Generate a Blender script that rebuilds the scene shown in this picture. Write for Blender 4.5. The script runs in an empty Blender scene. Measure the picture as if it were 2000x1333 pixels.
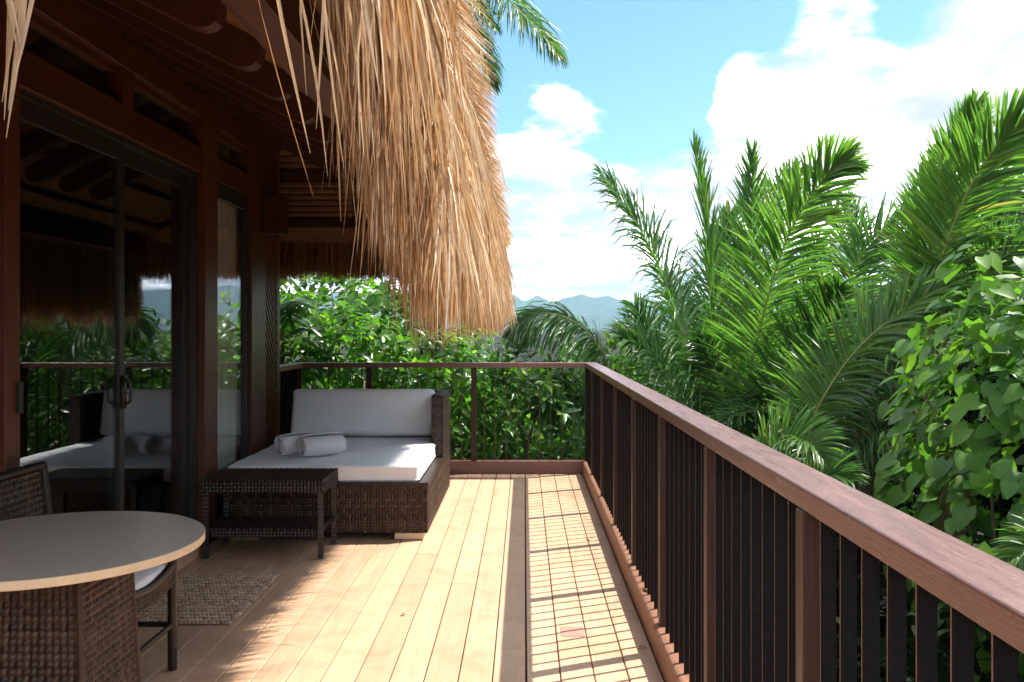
import bpy, bmesh, math, random
from mathutils import Vector, Matrix, noise as mnoise
R = math.radians
rnd = random.Random(11)
V = Vector
scene = bpy.context.scene
col = scene.collection

# ------------------------------------------------------------------ camera
EYE = 1.46
cam_d = bpy.data.cameras.new('camera')
cam_d.sensor_width = 36.0
cam_d.lens = 30.24
cam_d.shift_x = -0.0120
cam_d.shift_y = -0.01325
cam_d.clip_start = 0.05
cam_d.clip_end = 20000
cam = bpy.data.objects.new('camera', cam_d)
cam.location = (0, 0, EYE)
cam.rotation_euler = (R(90), 0, 0)
col.objects.link(cam)
scene.camera = cam

def at(px, py, Y):
    """real point at distance Y along the deck, from where it stands in the photograph"""
    return V(((px - 1024) * Y / 1680.0, Y, EYE - (py - 640) * Y / 1680.0))

# ------------------------------------------------------------------ world, sun, exposure
SUN = V((0.65, 0.276, 1.0)).normalized()
SUN_EL = math.asin(SUN.z)
world = bpy.data.worlds.new('World')
scene.world = world
world.use_nodes = True
nt = world.node_tree
nt.nodes.clear()

class N:
    """small node helper"""
    def __init__(s, tree): s.t = tree
    def new(s, typ, **kw):
        n = s.t.nodes.new(typ)
        for k, v in kw.items():
            if k.startswith('i_'):
                n.inputs[k[2:].replace('_', ' ')].default_value = v
            else:
                setattr(n, k, v)
        return n
    def link(s, a, b): s.t.links.new(a, b)
    def math(s, op, a, b=None, clamp=False):
        n = s.t.nodes.new('ShaderNodeMath'); n.operation = op; n.use_clamp = clamp
        for i, x in enumerate((a, b)):
            if x is None: continue
            if isinstance(x, (int, float)): n.inputs[i].default_value = x
            else: s.t.links.new(x, n.inputs[i])
        return n.outputs[0]
    def vmath(s, op, a, b=None):
        n = s.t.nodes.new('ShaderNodeVectorMath'); n.operation = op
        for i, x in enumerate((a, b)):
            if x is None: continue
            if isinstance(x, (tuple, list, Vector)): n.inputs[i].default_value = x
            else: s.t.links.new(x, n.inputs[i])
        return n
    def ramp(s, fac, stops, interp='LINEAR'):
        n = s.t.nodes.new('ShaderNodeValToRGB'); cr = n.color_ramp; cr.interpolation = interp
        while len(cr.elements) < len(stops): cr.elements.new(0.5)
        for e, (p, c) in zip(cr.elements, stops):
            e.position = p; e.color = (*c, 1) if len(c) == 3 else c
        s.t.links.new(fac, n.inputs[0])
        return n.outputs[0]
    def mix(s, fac, a, b, blend='MIX'):
        n = s.t.nodes.new('ShaderNodeMix'); n.data_type = 'RGBA'; n.blend_type = blend
        if isinstance(fac, (int, float)): n.inputs[0].default_value = fac
        else: s.t.links.new(fac, n.inputs[0])
        for i, x in ((6, a), (7, b)):
            if isinstance(x, (tuple, list)): n.inputs[i].default_value = (*x, 1) if len(x) == 3 else x
            else: s.t.links.new(x, n.inputs[i])
        return n.outputs[2]

w = N(nt)
sky = w.new('ShaderNodeTexSky')
sky.sky_type = 'NISHITA'
sky.sun_disc = False
sky.sun_elevation = SUN_EL
sky.sun_rotation = math.atan2(SUN.x, SUN.y)
sky.altitude = 20
sky.air_density = 1.0
sky.dust_density = 0.6
sky.ozone_density = 1.6
tc = w.new('ShaderNodeTexCoord')
dirv = w.vmath('NORMALIZE', tc.outputs['Generated']).outputs[0]
sep = w.new('ShaderNodeSeparateXYZ'); w.link(dirv, sep.inputs[0])
zc = w.math('MAXIMUM', sep.outputs['Z'], 0.0)
den = w.math('ADD', zc, 0.22)
comb = w.new('ShaderNodeCombineXYZ')
w.link(w.math('DIVIDE', sep.outputs['X'], den), comb.inputs[0])
w.link(w.math('DIVIDE', sep.outputs['Y'], den), comb.inputs[1])
comb.inputs[2].default_value = 3.7
n1 = w.new('ShaderNodeTexNoise', i_Scale=1.15, i_Detail=9.0, i_Roughness=0.56, i_Distortion=0.25)
w.link(comb.outputs[0], n1.inputs['Vector'])
n2 = w.new('ShaderNodeTexNoise', i_Scale=3.4, i_Detail=7.0, i_Roughness=0.6)
w.link(comb.outputs[0], n2.inputs['Vector'])
cov = w.math('ADD', w.math('MULTIPLY', n1.outputs[0], 0.72), w.math('MULTIPLY', n2.outputs[0], 0.40))
# cumulus banks and the clear gaps between them (directions in the sky)
def bank(px, py, size, amt):
    global cov
    d = V(((px - 1024) / 1680.0, 1.0, (640 - py) / 1680.0)).normalized()
    dist = w.vmath('DISTANCE', dirv, tuple(d)).outputs['Value']
    g = w.math('SUBTRACT', 1.0, w.math('DIVIDE', dist, size), True)
    g = w.math('MULTIPLY', w.math('MULTIPLY', g, g), amt)
    cov = w.math('ADD', cov, g)
bank(1130, 30, 0.26, -0.42)
bank(1330, 60, 0.20, -0.20)
bank(1330, 200, 0.08, -0.30)
bank(1760, 40, 0.12, -0.36)
bank(1170, 310, 0.07, -0.16)
bank(1110, 235, 0.13, 0.30)
bank(1500, 30, 0.13, -0.22)
bank(1440, 150, 0.09, 0.20)
bank(1660, 290, 0.28, 0.27)
bank(1620, 70, 0.09, 0.20)
bank(1960, 80, 0.16, 0.40)
low = w.math('SUBTRACT', 1.0, w.math('DIVIDE', zc, 0.30), True)
cov = w.math('ADD', cov, w.math('MULTIPLY', low, 0.16))
cmask = w.ramp(cov, [(0.465, (0, 0, 0)), (0.54, (.34, .34, .34)), (0.60, (.72, .72, .72)), (0.70, (1, 1, 1))], 'EASE')
shade = w.ramp(n2.outputs[0], [(0.36, (1.22, 1.35, 1.50)), (0.46, (1.62, 1.68, 1.75)), (0.53, (5.5, 5.6, 5.6)), (0.60, (11, 11, 11))])
skyc = w.mix(1.0, sky.outputs[0], (0.245, 0.345, 0.385), 'MULTIPLY')
bgc = w.mix(cmask, skyc, shade)
bg = w.new('ShaderNodeBackground'); bg.inputs['Strength'].default_value = 0.145
w.link(bgc, bg.inputs['Color'])
out = w.new('ShaderNodeOutputWorld'); w.link(bg.outputs[0], out.inputs['Surface'])

sun_d = bpy.data.lights.new('sun', 'SUN')
sun_d.energy = 2.5
sun_d.angle = R(0.53)
sun_d.color = (1.0, 0.955, 0.88)
sun = bpy.data.objects.new('sun', sun_d)
sun.rotation_euler = SUN.to_track_quat('Z', 'Y').to_euler()
sun.location = (8, 4, 14)
col.objects.link(sun)

scene.view_settings.view_transform = 'Standard'
scene.view_settings.look = 'None'
scene.view_settings.exposure = 2.12
scene.view_settings.gamma = 1.0
scene.view_settings.use_curve_mapping = False
scene.render.engine = 'CYCLES'
cy = scene.cycles
cy.use_denoising = True
cy.max_bounces = 10
cy.diffuse_bounces = 6
cy.glossy_bounces = 3
cy.transmission_bounces = 4
cy.transparent_max_bounces = 12
cy.volume_bounces = 0
cy.caustics_reflective = False
cy.caustics_refractive = False
cy.sample_clamp_indirect = 6.0

# ------------------------------------------------------------------ materials
MATS = {}
def mat(name):
    m = bpy.data.materials.new(name); m.use_nodes = True
    m.node_tree.nodes.clear()
    MATS[name] = m
    return m, N(m.node_tree)
def finish(n, shader, disp=None):
    o = n.new('ShaderNodeOutputMaterial'); n.link(shader, o.inputs['Surface'])
def principled(n, color, rough=0.6, spec=0.4, normal=None, **kw):
    p = n.new('ShaderNodeBsdfPrincipled')
    for k, x in (('Base Color', color), ('Roughness', rough), ('Specular IOR Level', spec)):
        if isinstance(x, (int, float)): p.inputs[k].default_value = x
        elif isinstance(x, (tuple, list)): p.inputs[k].default_value = (*x, 1)
        else: n.link(x, p.inputs[k])
    if normal is not None: n.link(normal, p.inputs['Normal'])
    return p
def bump(n, height, strength=0.3, dist=0.01):
    b = n.new('ShaderNodeBump'); b.inputs['Strength'].default_value = strength; b.inputs['Distance'].default_value = dist
    n.link(height, b.inputs['Height']); return b.outputs[0]
def coords(n, scale=(1, 1, 1), rand=True):
    t = n.new('ShaderNodeTexCoord'); v = t.outputs['Object']
    mp = n.new('ShaderNodeMapping'); mp.inputs['Scale'].default_value = scale
    n.link(v, mp.inputs['Vector'])
    if rand:
        oi = n.new('ShaderNodeObjectInfo')
        c = n.new('ShaderNodeCombineXYZ'); n.link(n.math('MULTIPLY', oi.outputs['Random'], 37.0), c.inputs[0]); n.link(n.math('MULTIPLY', oi.outputs['Random'], 91.0), c.inputs[2])
        n.link(c.outputs[0], mp.inputs['Location'])
    return mp.outputs[0]
def noise(n, vec, scale=5, detail=4, rough=0.55, dist=0.0):
    t = n.new('ShaderNodeTexNoise', i_Scale=scale, i_Detail=detail, i_Roughness=rough, i_Distortion=dist)
    n.link(vec, t.inputs['Vector']); return t.outputs[0]

def wood(name, dark, light, scale, rough=(0.35, 0.55), bstr=0.25, fine=1.0, var=0.12, spec=0.35, stain=0.0):
    m, n = mat(name)
    c = coords(n, scale)
    a = noise(n, c, 6, 6, 0.6, 0.6); b = noise(n, c, 34 * fine, 3, 0.7)
    g = n.math('ADD', n.math('MULTIPLY', a, 0.6), n.math('MULTIPLY', b, 0.4))
    colr = n.ramp(g, [(0.30, dark), (0.68, light)])
    if stain:
        gp = n.new('ShaderNodeNewGeometry')
        st_ = noise(n, gp.outputs['Position'], 2.3, 6, 0.68, 0.8); sp = noise(n, gp.outputs['Position'], 46, 2, 0.5)
        colr = n.mix(stain, colr, n.ramp(st_, [(0.34, (.70, .66, .62)), (0.52, (1, 1, 1))]), 'MULTIPLY')
        colr = n.mix(stain, colr, n.ramp(sp, [(0.24, (.45, .40, .36)), (0.29, (1, 1, 1))]), 'MULTIPLY')
    oi = n.new('ShaderNodeObjectInfo')
    hs = n.new('ShaderNodeHueSaturation'); n.link(colr, hs.inputs['Color'])
    n.link(n.math('ADD', n.math('MULTIPLY', oi.outputs['Random'], 2 * var), 1 - var), hs.inputs['Value'])
    rg = n.ramp(a, [(0.3, (rough[0],) * 3), (0.7, (rough[1],) * 3)])
    p = principled(n, hs.outputs[0], rg, spec, bump(n, g, bstr, 0.004))
    finish(n, p.outputs[0]); return m

wood('deck', (0.45, 0.276, 0.170), (0.57, 0.360, 0.228), (6, .35, 6), (0.46, 0.68), 0.25, 1.4, 0.085, 0.3, 0.55)
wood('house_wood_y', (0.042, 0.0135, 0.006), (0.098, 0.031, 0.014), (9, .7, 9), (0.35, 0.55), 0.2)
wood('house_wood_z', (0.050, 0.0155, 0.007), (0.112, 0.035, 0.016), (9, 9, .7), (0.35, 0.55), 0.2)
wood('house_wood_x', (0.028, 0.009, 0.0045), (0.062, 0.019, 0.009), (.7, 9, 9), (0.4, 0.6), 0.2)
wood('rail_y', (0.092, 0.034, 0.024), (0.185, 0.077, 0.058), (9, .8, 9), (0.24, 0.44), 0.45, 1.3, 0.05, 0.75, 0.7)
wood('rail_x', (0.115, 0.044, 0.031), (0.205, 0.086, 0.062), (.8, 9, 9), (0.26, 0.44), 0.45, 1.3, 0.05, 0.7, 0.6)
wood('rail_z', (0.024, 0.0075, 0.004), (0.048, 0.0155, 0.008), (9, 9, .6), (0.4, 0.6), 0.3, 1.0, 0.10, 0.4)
wood('kick', (0.18, 0.080, 0.045), (0.28, 0.130, 0.073), (7, .6, 7), (0.45, 0.65), 0.25, 1.0, 0.05)
wood('table_laminate', (0.48, 0.415, 0.345), (0.545, 0.475, 0.40), (1.2, 6, 6), (0.30, 0.38), 0.0, 1.0, 0.0, 0.45, 0.0)
wood('pale_wood', (0.58, 0.425, 0.27), (0.70, 0.52, 0.34), (3, 3, 3), (0.45, 0.6), 0.1, 1.0, 0.03)
wood('bark', (0.10, 0.075, 0.05), (0.20, 0.155, 0.11), (5, 5, 12), (0.8, 0.95), 0.8)
wood('slat_wood', (0.16, 0.085, 0.045), (0.27, 0.15, 0.08), (.6, 8, 8), (0.5, 0.7), 0.3)

def plain(name, color, rough=0.5, spec=0.4, nscale=60, var=0.12, bstr=0.1, metal=0.0, bdist=0.002):
    m, n = mat(name)
    c = coords(n)
    a = noise(n, c, nscale, 4)
    lo = tuple(x * (1 - var) for x in color); hi = tuple(min(1, x * (1 + var)) for x in color)
    p = principled(n, n.ramp(a, [(0.35, lo), (0.65, hi)]), rough, spec, bump(n, a, bstr, bdist))
    p.inputs['Metallic'].default_value = metal
    finish(n, p.outputs[0]); return m
plain('bronze', (0.022, 0.020, 0.019), 0.42, 0.5, 40, 0.2, 0.05)
plain('rod', (0.0075, 0.0055, 0.005), 0.65, 0.15, 50, 0.3, 0.2)
plain('rod_edge_lit', (0.15, 0.072, 0.046), 0.6, 0.3, 50, 0.25, 0.2)
plain('soil', (0.016, 0.014, 0.009), 0.95, 0.1, 1.2, 0.5, 0.6, 0, 0.05)
plain('deck_base', (0.05, 0.03, 0.02), 0.9, 0.1, 20)
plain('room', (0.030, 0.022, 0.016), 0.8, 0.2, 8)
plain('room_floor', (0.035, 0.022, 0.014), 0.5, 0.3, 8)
plain('black_plastic', (0.018, 0.018, 0.018), 0.35, 0.5, 30)
plain('lining', (0.020, 0.014, 0.011), 0.8, 0.2, 30)
plain('stain', (0.42, 0.20, 0.145), 0.6, 0.3, 50, 0.1)

def cloth(name, color, scale, bstr, wr=0.5):
    m, n = mat(name)
    c = coords(n)
    a = noise(n, c, 7, 3, 0.5, 0.4)
    wv = n.new('ShaderNodeTexWave', i_Scale=scale, i_Distortion=1.0, i_Detail=1.0); n.link(c, wv.inputs['Vector'])
    h = n.math('ADD', n.math('MULTIPLY', a, wr), n.math('MULTIPLY', wv.outputs['Fac'], 0.05))
    lo = tuple(x * .95 for x in color)
    p = principled(n, n.ramp(a, [(0.3, lo), (0.7, color)]), 0.9, 0.15, bump(n, h, bstr, 0.03))
    p.inputs['Sheen Weight'].default_value = 0.15
    finish(n, p.outputs[0]); return m
cloth('canvas', (0.84, 0.84, 0.85), 120, 0.42)
def terry():
    m, n = mat('terry')
    c = coords(n)
    a = noise(n, c, 140, 3, 0.7); b = noise(n, c, 14, 3)
    h = n.math('ADD', a, n.math('MULTIPLY', b, 1.2))
    p = principled(n, n.ramp(a, [(0.3, (.62, .60, .63)), (0.7, (.80, .78, .80))]), 0.95, 0.05, bump(n, h, 0.6, 0.008))
    p.inputs['Sheen Weight'].default_value = 0.3
    finish(n, p.outputs[0])
terry()

def tinted(name, stops, rough, spec, trans=0.0, tcol=None, grain=None, bstr=0.0):
    """colour of each strand or leaf from its own 'tint' value, or from the object's random number"""
    m, n = mat(name)
    at_ = n.new('ShaderNodeAttribute', attribute_name='tint')
    oi = n.new('ShaderNodeObjectInfo')
    own = n.math('GREATER_THAN', at_.outputs['Fac'], 0.0005)
    fa = n.math('ADD', at_.outputs['Fac'], n.math('MULTIPLY', n.math('SUBTRACT', oi.outputs['Random'], 0.5), 0.16))
    f = n.math('ADD', n.math('MULTIPLY', own, fa), n.math('MULTIPLY', n.math('SUBTRACT', 1.0, own), oi.outputs['Random']), True)
    colr = n.ramp(f, stops)
    c = coords(n, (1, 1, 1), False)
    if grain:
        g = noise(n, c, grain, 3)
        colr = n.mix(0.5, colr, n.ramp(g, [(0.3, (.55, .55, .55)), (0.7, (1.25, 1.25, 1.25))]), 'MULTIPLY')
    nrm = bump(n, noise(n, c, 120, 2), bstr, 0.003) if bstr else None
    p = principled(n, colr, rough, spec, nrm)
    sh = p.outputs[0]
    if trans:
        t = n.new('ShaderNodeBsdfTranslucent')
        n.link(n.mix(1.0, colr, tcol, 'MULTIPLY'), t.inputs['Color'])
        mx = n.new('ShaderNodeMixShader'); mx.inputs[0].default_value = trans
        n.link(sh, mx.inputs[1]); n.link(t.outputs[0], mx.inputs[2]); sh = mx.outputs[0]
    finish(n, sh); return m
tinted('thatch', [(0.0, (.11, .046, .018)), (0.25, (.27, .135, .052)), (0.55, (.40, .225, .098)), (0.8, (.52, .355, .19)), (1.0, (.60, .49, .35))], 0.55, 0.35, 0.30, (1.25, 1.0, .75), 18)
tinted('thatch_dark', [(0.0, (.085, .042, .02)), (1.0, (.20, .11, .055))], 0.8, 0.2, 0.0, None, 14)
tinted('rattan', [(0.0, (.012, .008, .006)), (0.55, (.024, .015, .011)), (1.0, (.046, .029, .021))], 0.42, 0.35, 0.0, None, None, 0.15)
tinted('rattan_brown', [(0.0, (.022, .012, .008)), (0.55, (.042, .023, .015)), (1.0, (.078, .043, .026))], 0.48, 0.28, 0.0, None, None, 0.15)
tinted('mat_rope', [(0.0, (.22, .14, .085)), (0.5, (.44, .31, .205)), (1.0, (.64, .50, .36))], 0.9, 0.1, 0.0, None, 90, 0.5)
tinted('palm', [(0.0, (.030, .078, .022)), (0.45, (.058, .140, .030)), (0.78, (.078, .168, .030)), (0.93, (.125, .19, .042)), (1.0, (.20, .18, .065))], 0.36, 0.45, 0.46, (2.1, 2.3, 0.9))
tinted('palm_dry', [(0.0, (.10, .10, .03)), (1.0, (.24, .19, .07))], 0.5, 0.4, 0.3, (1.6, 1.5, 1.0))
tinted('rachis', [(0.0, (.14, .17, .035)), (1.0, (.22, .22, .06))], 0.4, 0.4)
tinted('leaf', [(0.0, (.030, .090, .014)), (0.5, (.060, .165, .020)), (0.85, (.10, .22, .024)), (1.0, (.16, .26, .035))], 0.30, 0.5, 0.45, (2.2, 2.4, .9))
tinted('leaf_heart', [(0.0, (.045, .115, .022)), (0.6, (.080, .185, .028)), (1.0, (.13, .25, .035))], 0.45, 0.35, 0.40, (2.1, 2.3, .9))
tinted('leaf_far', [(0.0, (.030, .075, .016)), (0.5, (.055, .125, .02)), (1.0, (.10, .17, .03))], 0.5, 0.35, 0.35, (2.0, 2.1, .9))
tinted('leaf_shaded', [(0.0, (.006, .013, .005)), (1.0, (.013, .028, .008))], 0.8, 0.10, 0.10, (1.4, 1.6, .9))  # near-black greens put the deep shade below the rail into the leaf colour

m, n = mat('glass')
gm = n.new('ShaderNodeNewGeometry')
cs_ = n.math('ABSOLUTE', n.vmath('DOT_PRODUCT', gm.outputs['Normal'], gm.outputs['Incoming']).outputs['Value'])
fres = n.math('ADD', n.math('MULTIPLY', n.math('POWER', n.math('SUBTRACT', 1.0, cs_, True), 4.3), 0.95), 0.055, True)
gl = n.new('ShaderNodeBsdfGlossy'); gl.inputs['Roughness'].default_value = 0.004; gl.inputs['Color'].default_value = (.95, .98, 1, 1)
tr = n.new('ShaderNodeBsdfTransparent'); tr.inputs['Color'].default_value = (.93, .95, .94, 1)
mx = n.new('ShaderNodeMixShader'); n.link(fres, mx.inputs[0]); n.link(tr.outputs[0], mx.inputs[1]); n.link(gl.outputs[0], mx.inputs[2])
finish(n, mx.outputs[0])
m, n = mat('sheer')
c = coords(n)
df = n.new('ShaderNodeBsdfDiffuse'); df.inputs['Color'].default_value = (.93, .90, .79, 1)
tl = n.new('ShaderNodeBsdfTranslucent'); tl.inputs['Color'].default_value = (.93, .90, .79, 1)
tr = n.new('ShaderNodeBsdfTransparent')
m1 = n.new('ShaderNodeMixShader'); m1.inputs[0].default_value = 0.25; n.link(df.outputs[0], m1.inputs[1]); n.link(tl.outputs[0], m1.inputs[2])
m2 = n.new('ShaderNodeMixShader'); m2.inputs[0].default_value = 0.14; n.link(m1.outputs[0], m2.inputs[1]); n.link(tr.outputs[0], m2.inputs[2])
finish(n, m2.outputs[0])
m, n = mat('forest')
g = n.new('ShaderNodeNewGeometry')
a = noise(n, g.outputs['Position'], 0.03, 6, 0.65)
p = principled(n, n.ramp(a, [(0.3, (.020, .045, .018)), (0.7, (.05, .09, .03))]), 0.9, 0.1, bump(n, a, 0.8, 6.0))
finish(n, p.outputs[0])

# ------------------------------------------------------------------ building helpers
BASE = {}
class MB:
    def __init__(s): s.v = []; s.f = []; s.t = []; s.tint = 0.0
    def add(s, pts, faces):
        k = len(s.v); s.v.extend(pts); s.t.extend([s.tint] * len(pts))
        s.f.extend([tuple(i + k for i in f) for f in faces]); return s
    def box(s, x0, y0, z0, x1, y1, z1):
        return s.add([(x0, y0, z0), (x1, y0, z0), (x1, y1, z0), (x0, y1, z0), (x0, y0, z1), (x1, y0, z1), (x1, y1, z1), (x0, y1, z1)],
                     [(3, 2, 1, 0), (4, 5, 6, 7), (0, 1, 5, 4), (1, 2, 6, 5), (2, 3, 7, 6), (3, 0, 4, 7)])
    def bar(s, a, b, w_, h_, up=V((0, 0, 1))):
        a = V(a); b = V(b); d = (b - a).normalized(); x = d.cross(up).normalized(); z = x.cross(d)
        pts = []
        for p in (a, b):
            for sx, sz in ((-1, -1), (1, -1), (1, 1), (-1, 1)): pts.append(p + x * (sx * w_ / 2) + z * (sz * h_ / 2))
        return s.add(pts, [(0, 1, 2, 3), (7, 6, 5, 4), (0, 4, 5, 1), (1, 5, 6, 2), (2, 6, 7, 3), (3, 7, 4, 0)])
    def tube(s, path, rad, k=8, caps=True):
        path = [V(p) for p in path]; n_ = len(path)
        rr = rad if isinstance(rad, (list, tuple)) else [rad] * n_
        pts = []; ref = V((0.31, 0.52, 0.80))
        for i, p in enumerate(path):
            d = (path[min(i + 1, n_ - 1)] - path[max(i - 1, 0)]).normalized()
            x = d.cross(ref)
            if x.length < .05: x = d.cross(V((1, 0, 0)))
            x.normalize(); y = d.cross(x)
            for j in range(k):
                q = 2 * math.pi * j / k
                pts.append(p + x * (math.cos(q) * rr[i]) + y * (math.sin(q) * rr[i]))
        fs = [(i * k + j, i * k + (j + 1) % k, (i + 1) * k + (j + 1) % k, (i + 1) * k + j) for i in range(n_ - 1) for j in range(k)]
        if caps: fs += [tuple(range(k))[::-1], tuple((n_ - 1) * k + j for j in range(k))]
        return s.add(pts, fs)
    def ribbon(s, pts, widths, sides, fold=0.0):
        n_ = len(pts); out_ = []
        if fold:
            for i, (p, w_, sd) in enumerate(zip(pts, widths, sides)):
                d = (pts[min(i + 1, n_ - 1)] - pts[max(i - 1, 0)])
                nn = d.cross(sd)
                if nn.length > 1e-9: nn.normalize()
                out_ += [p - sd * (w_ / 2) + nn * (fold * w_), p, p + sd * (w_ / 2) + nn * (fold * w_)]
            fs = []
            for i in range(n_ - 1):
                a = 3 * i; fs += [(a, a + 1, a + 4, a + 3), (a + 1, a + 2, a + 5, a + 4)]
        else:
            for p, w_, sd in zip(pts, widths, sides): out_ += [p - sd * (w_ / 2), p + sd * (w_ / 2)]
            fs = [(2 * i, 2 * i + 1, 2 * i + 3, 2 * i + 2) for i in range(n_ - 1)]
        return s.add(out_, fs)
    def mesh(s, name, mat_, smooth=False, off=V((0, 0, 0))):
        me = bpy.data.meshes.new(name)
        ox, oy, oz = off
        me.from_pydata([(p[0] - ox, p[1] - oy, p[2] - oz) for p in s.v], [], s.f)
        me.materials.append(MATS[mat_])
        if any(s.t):
            at_ = me.attributes.new('tint', 'FLOAT', 'POINT'); at_.data.foreach_set('value', s.t)
        if smooth: me.polygons.foreach_set('use_smooth', [True] * len(me.polygons))
        me.update(); return me
    def build(s, name, mat_, parent=None, smooth=False):
        off = BASE.get(parent.name, V((0, 0, 0))) if parent else V((0, 0, 0))
        return link(name, s.mesh(name, mat_, smooth, off), parent)

def link(name, me, parent=None):
    o = bpy.data.objects.new(name, me); col.objects.link(o)
    if parent:
        o.parent = parent; BASE[o.name] = BASE.get(parent.name, V((0, 0, 0)))
    return o
def tag(o, label=None, cat=None, group=None, kind=None):
    if label: o['label'] = label
    if cat: o['category'] = cat
    if group: o['group'] = group
    if kind: o['kind'] = kind
    return o
def thing(name, loc, label, cat, group=None):
    o = bpy.data.objects.new(name, None); o.empty_display_size = 0.2; col.objects.link(o); o.location = loc
    BASE[o.name] = V(loc); return tag(o, label, cat, group)
def bevel_mesh(name, x0, y0, z0, x1, y1, z1, mat_, bev=0.004, seg=1, smooth=False, center=True):
    bm = bmesh.new(); bmesh.ops.create_cube(bm, size=1.0)
    for v in bm.verts: v.co = V((v.co.x * (x1 - x0), v.co.y * (y1 - y0), v.co.z * (z1 - z0)))
    bmesh.ops.bevel(bm, geom=list(bm.edges), offset=bev, segments=seg, affect='EDGES', profile=0.5)
    me = bpy.data.meshes.new(name); bm.to_mesh(me); bm.free(); me.materials.append(MATS[mat_])
    if smooth: me.polygons.foreach_set('use_smooth', [True] * len(me.polygons))
    return me
def bbox(name, x0, y0, z0, x1, y1, z1, mat_, parent=None, bev=0.004, seg=1, smooth=False):
    me = bevel_mesh(name, x0, y0, z0, x1, y1, z1, mat_, bev, seg, smooth)
    o = link(name, me, parent)
    o.location = V(((x0 + x1) / 2, (y0 + y1) / 2, (z0 + z1) / 2)) - (BASE.get(parent.name, V((0, 0, 0))) if parent else V((0, 0, 0)))
    if parent: BASE[o.name] = V(((x0 + x1) / 2, (y0 + y1) / 2, (z0 + z1) / 2))
    return o
def place(name, me, M, parent):
    """a piece that shares a mesh, standing at the world matrix M"""
    o = bpy.data.objects.new(name, me); col.objects.link(o); o.parent = parent
    o.matrix_basis = Matrix.Translation(-BASE[parent.name]) @ M
    return o
def fnoise(x, y=0.0, z=0.0): return mnoise.noise(V((x, y, z)))

def weave(mb, P00, P10, P01, P11, pitch, sw, amp, tw=1):
    """basket weave over a four-cornered panel; each strip really goes over and under"""
    P00, P10, P01, P11 = map(V, (P00, P10, P01, P11))
    W = ((P10 - P00).length + (P11 - P01).length) / 2; Hh = ((P01 - P00).length + (P11 - P10).length) / 2
    nu = max(2, round(W / pitch)); nv = max(2, round(Hh / pitch))
    nrm = (P10 - P00).cross(P01 - P00).normalized()
    def P(u, v): return (P00 * (1 - u) + P10 * u) * (1 - v) + (P01 * (1 - u) + P11 * u) * v
    U = (P10 - P00).normalized(); Vv = (P01 - P00).normalized()
    def over(i, j): return 1 if ((i + j) % (2 * tw)) < tw else -1
    for i in range(nu):
        mb.tint = rnd.random(); pts = []; fs = []
        for j in range(-1, nv + 1):
            v = min(1, max(0, (j + .5) / nv)); c = P((i + .5) / nu, v) + nrm * (amp * over(i, j))
            pts += [c - U * (sw / 2) - nrm * (sw * .18), c, c + U * (sw / 2) - nrm * (sw * .18)]
        for j in range(nv + 1): a = 3 * j; fs += [(a, a + 1, a + 4, a + 3), (a + 1, a + 2, a + 5, a + 4)]
        mb.add(pts, fs)
    for j in range(nv):
        mb.tint = rnd.random(); pts = []; fs = []
        for i in range(-1, nu + 1):
            u = min(1, max(0, (i + .5) / nu)); c = P(u, (j + .5) / nv) - nrm * (amp * over(i, j))
            pts += [c - Vv * (sw / 2) - nrm * (sw * .18), c, c + Vv * (sw / 2) - nrm * (sw * .18)]
        for i in range(nu + 1): a = 3 * i; fs += [(a, a + 1, a + 4, a + 3), (a + 1, a + 2, a + 5, a + 4)]
        mb.add(pts, fs)
    mb.tint = 0.4
def wrapped(mb, a, b, r, step=0.012, k=8):
    """leg or bar wound round with flat cane"""
    a = V(a); b = V(b); n_ = max(4, int((b - a).length / step)); path = []; rr = []
    for i in range(n_ + 1):
        path.append(a.lerp(b, i / n_)); rr.append(r * (1.0 if i % 2 else 1.10))
    mb.tube(path, rr, k)

# ------------------------------------------------------------------ ground, mountains
mb = MB(); rings = [0, 4, 8, 14, 22, 34, 55, 90, 160, 320, 700, 1500, 3000, 6000]; K = 40
mb.v.append((0, 5, -4.0)); mb.t.append(0)
for r_ in rings[1:]:
    for k in range(K):
        q = 2 * math.pi * k / K; x = r_ * math.cos(q); y = 5 + r_ * math.sin(q)
        mb.v.append((x, y, -4.0 + 0.35 * fnoise(x * .08, y * .08))); mb.t.append(0)
for k in range(K): mb.f.append((0, 1 + k, 1 + (k + 1) % K))
for i in range(len(rings) - 2):
    for k in range(K):
        a = 1 + i * K; mb.f.append((a + k, a + K + k, a + K + (k + 1) % K, a + (k + 1) % K))
tag(mb.build('ground', 'soil', None, True), 'dark jungle floor below the raised deck', kind='structure')

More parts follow.
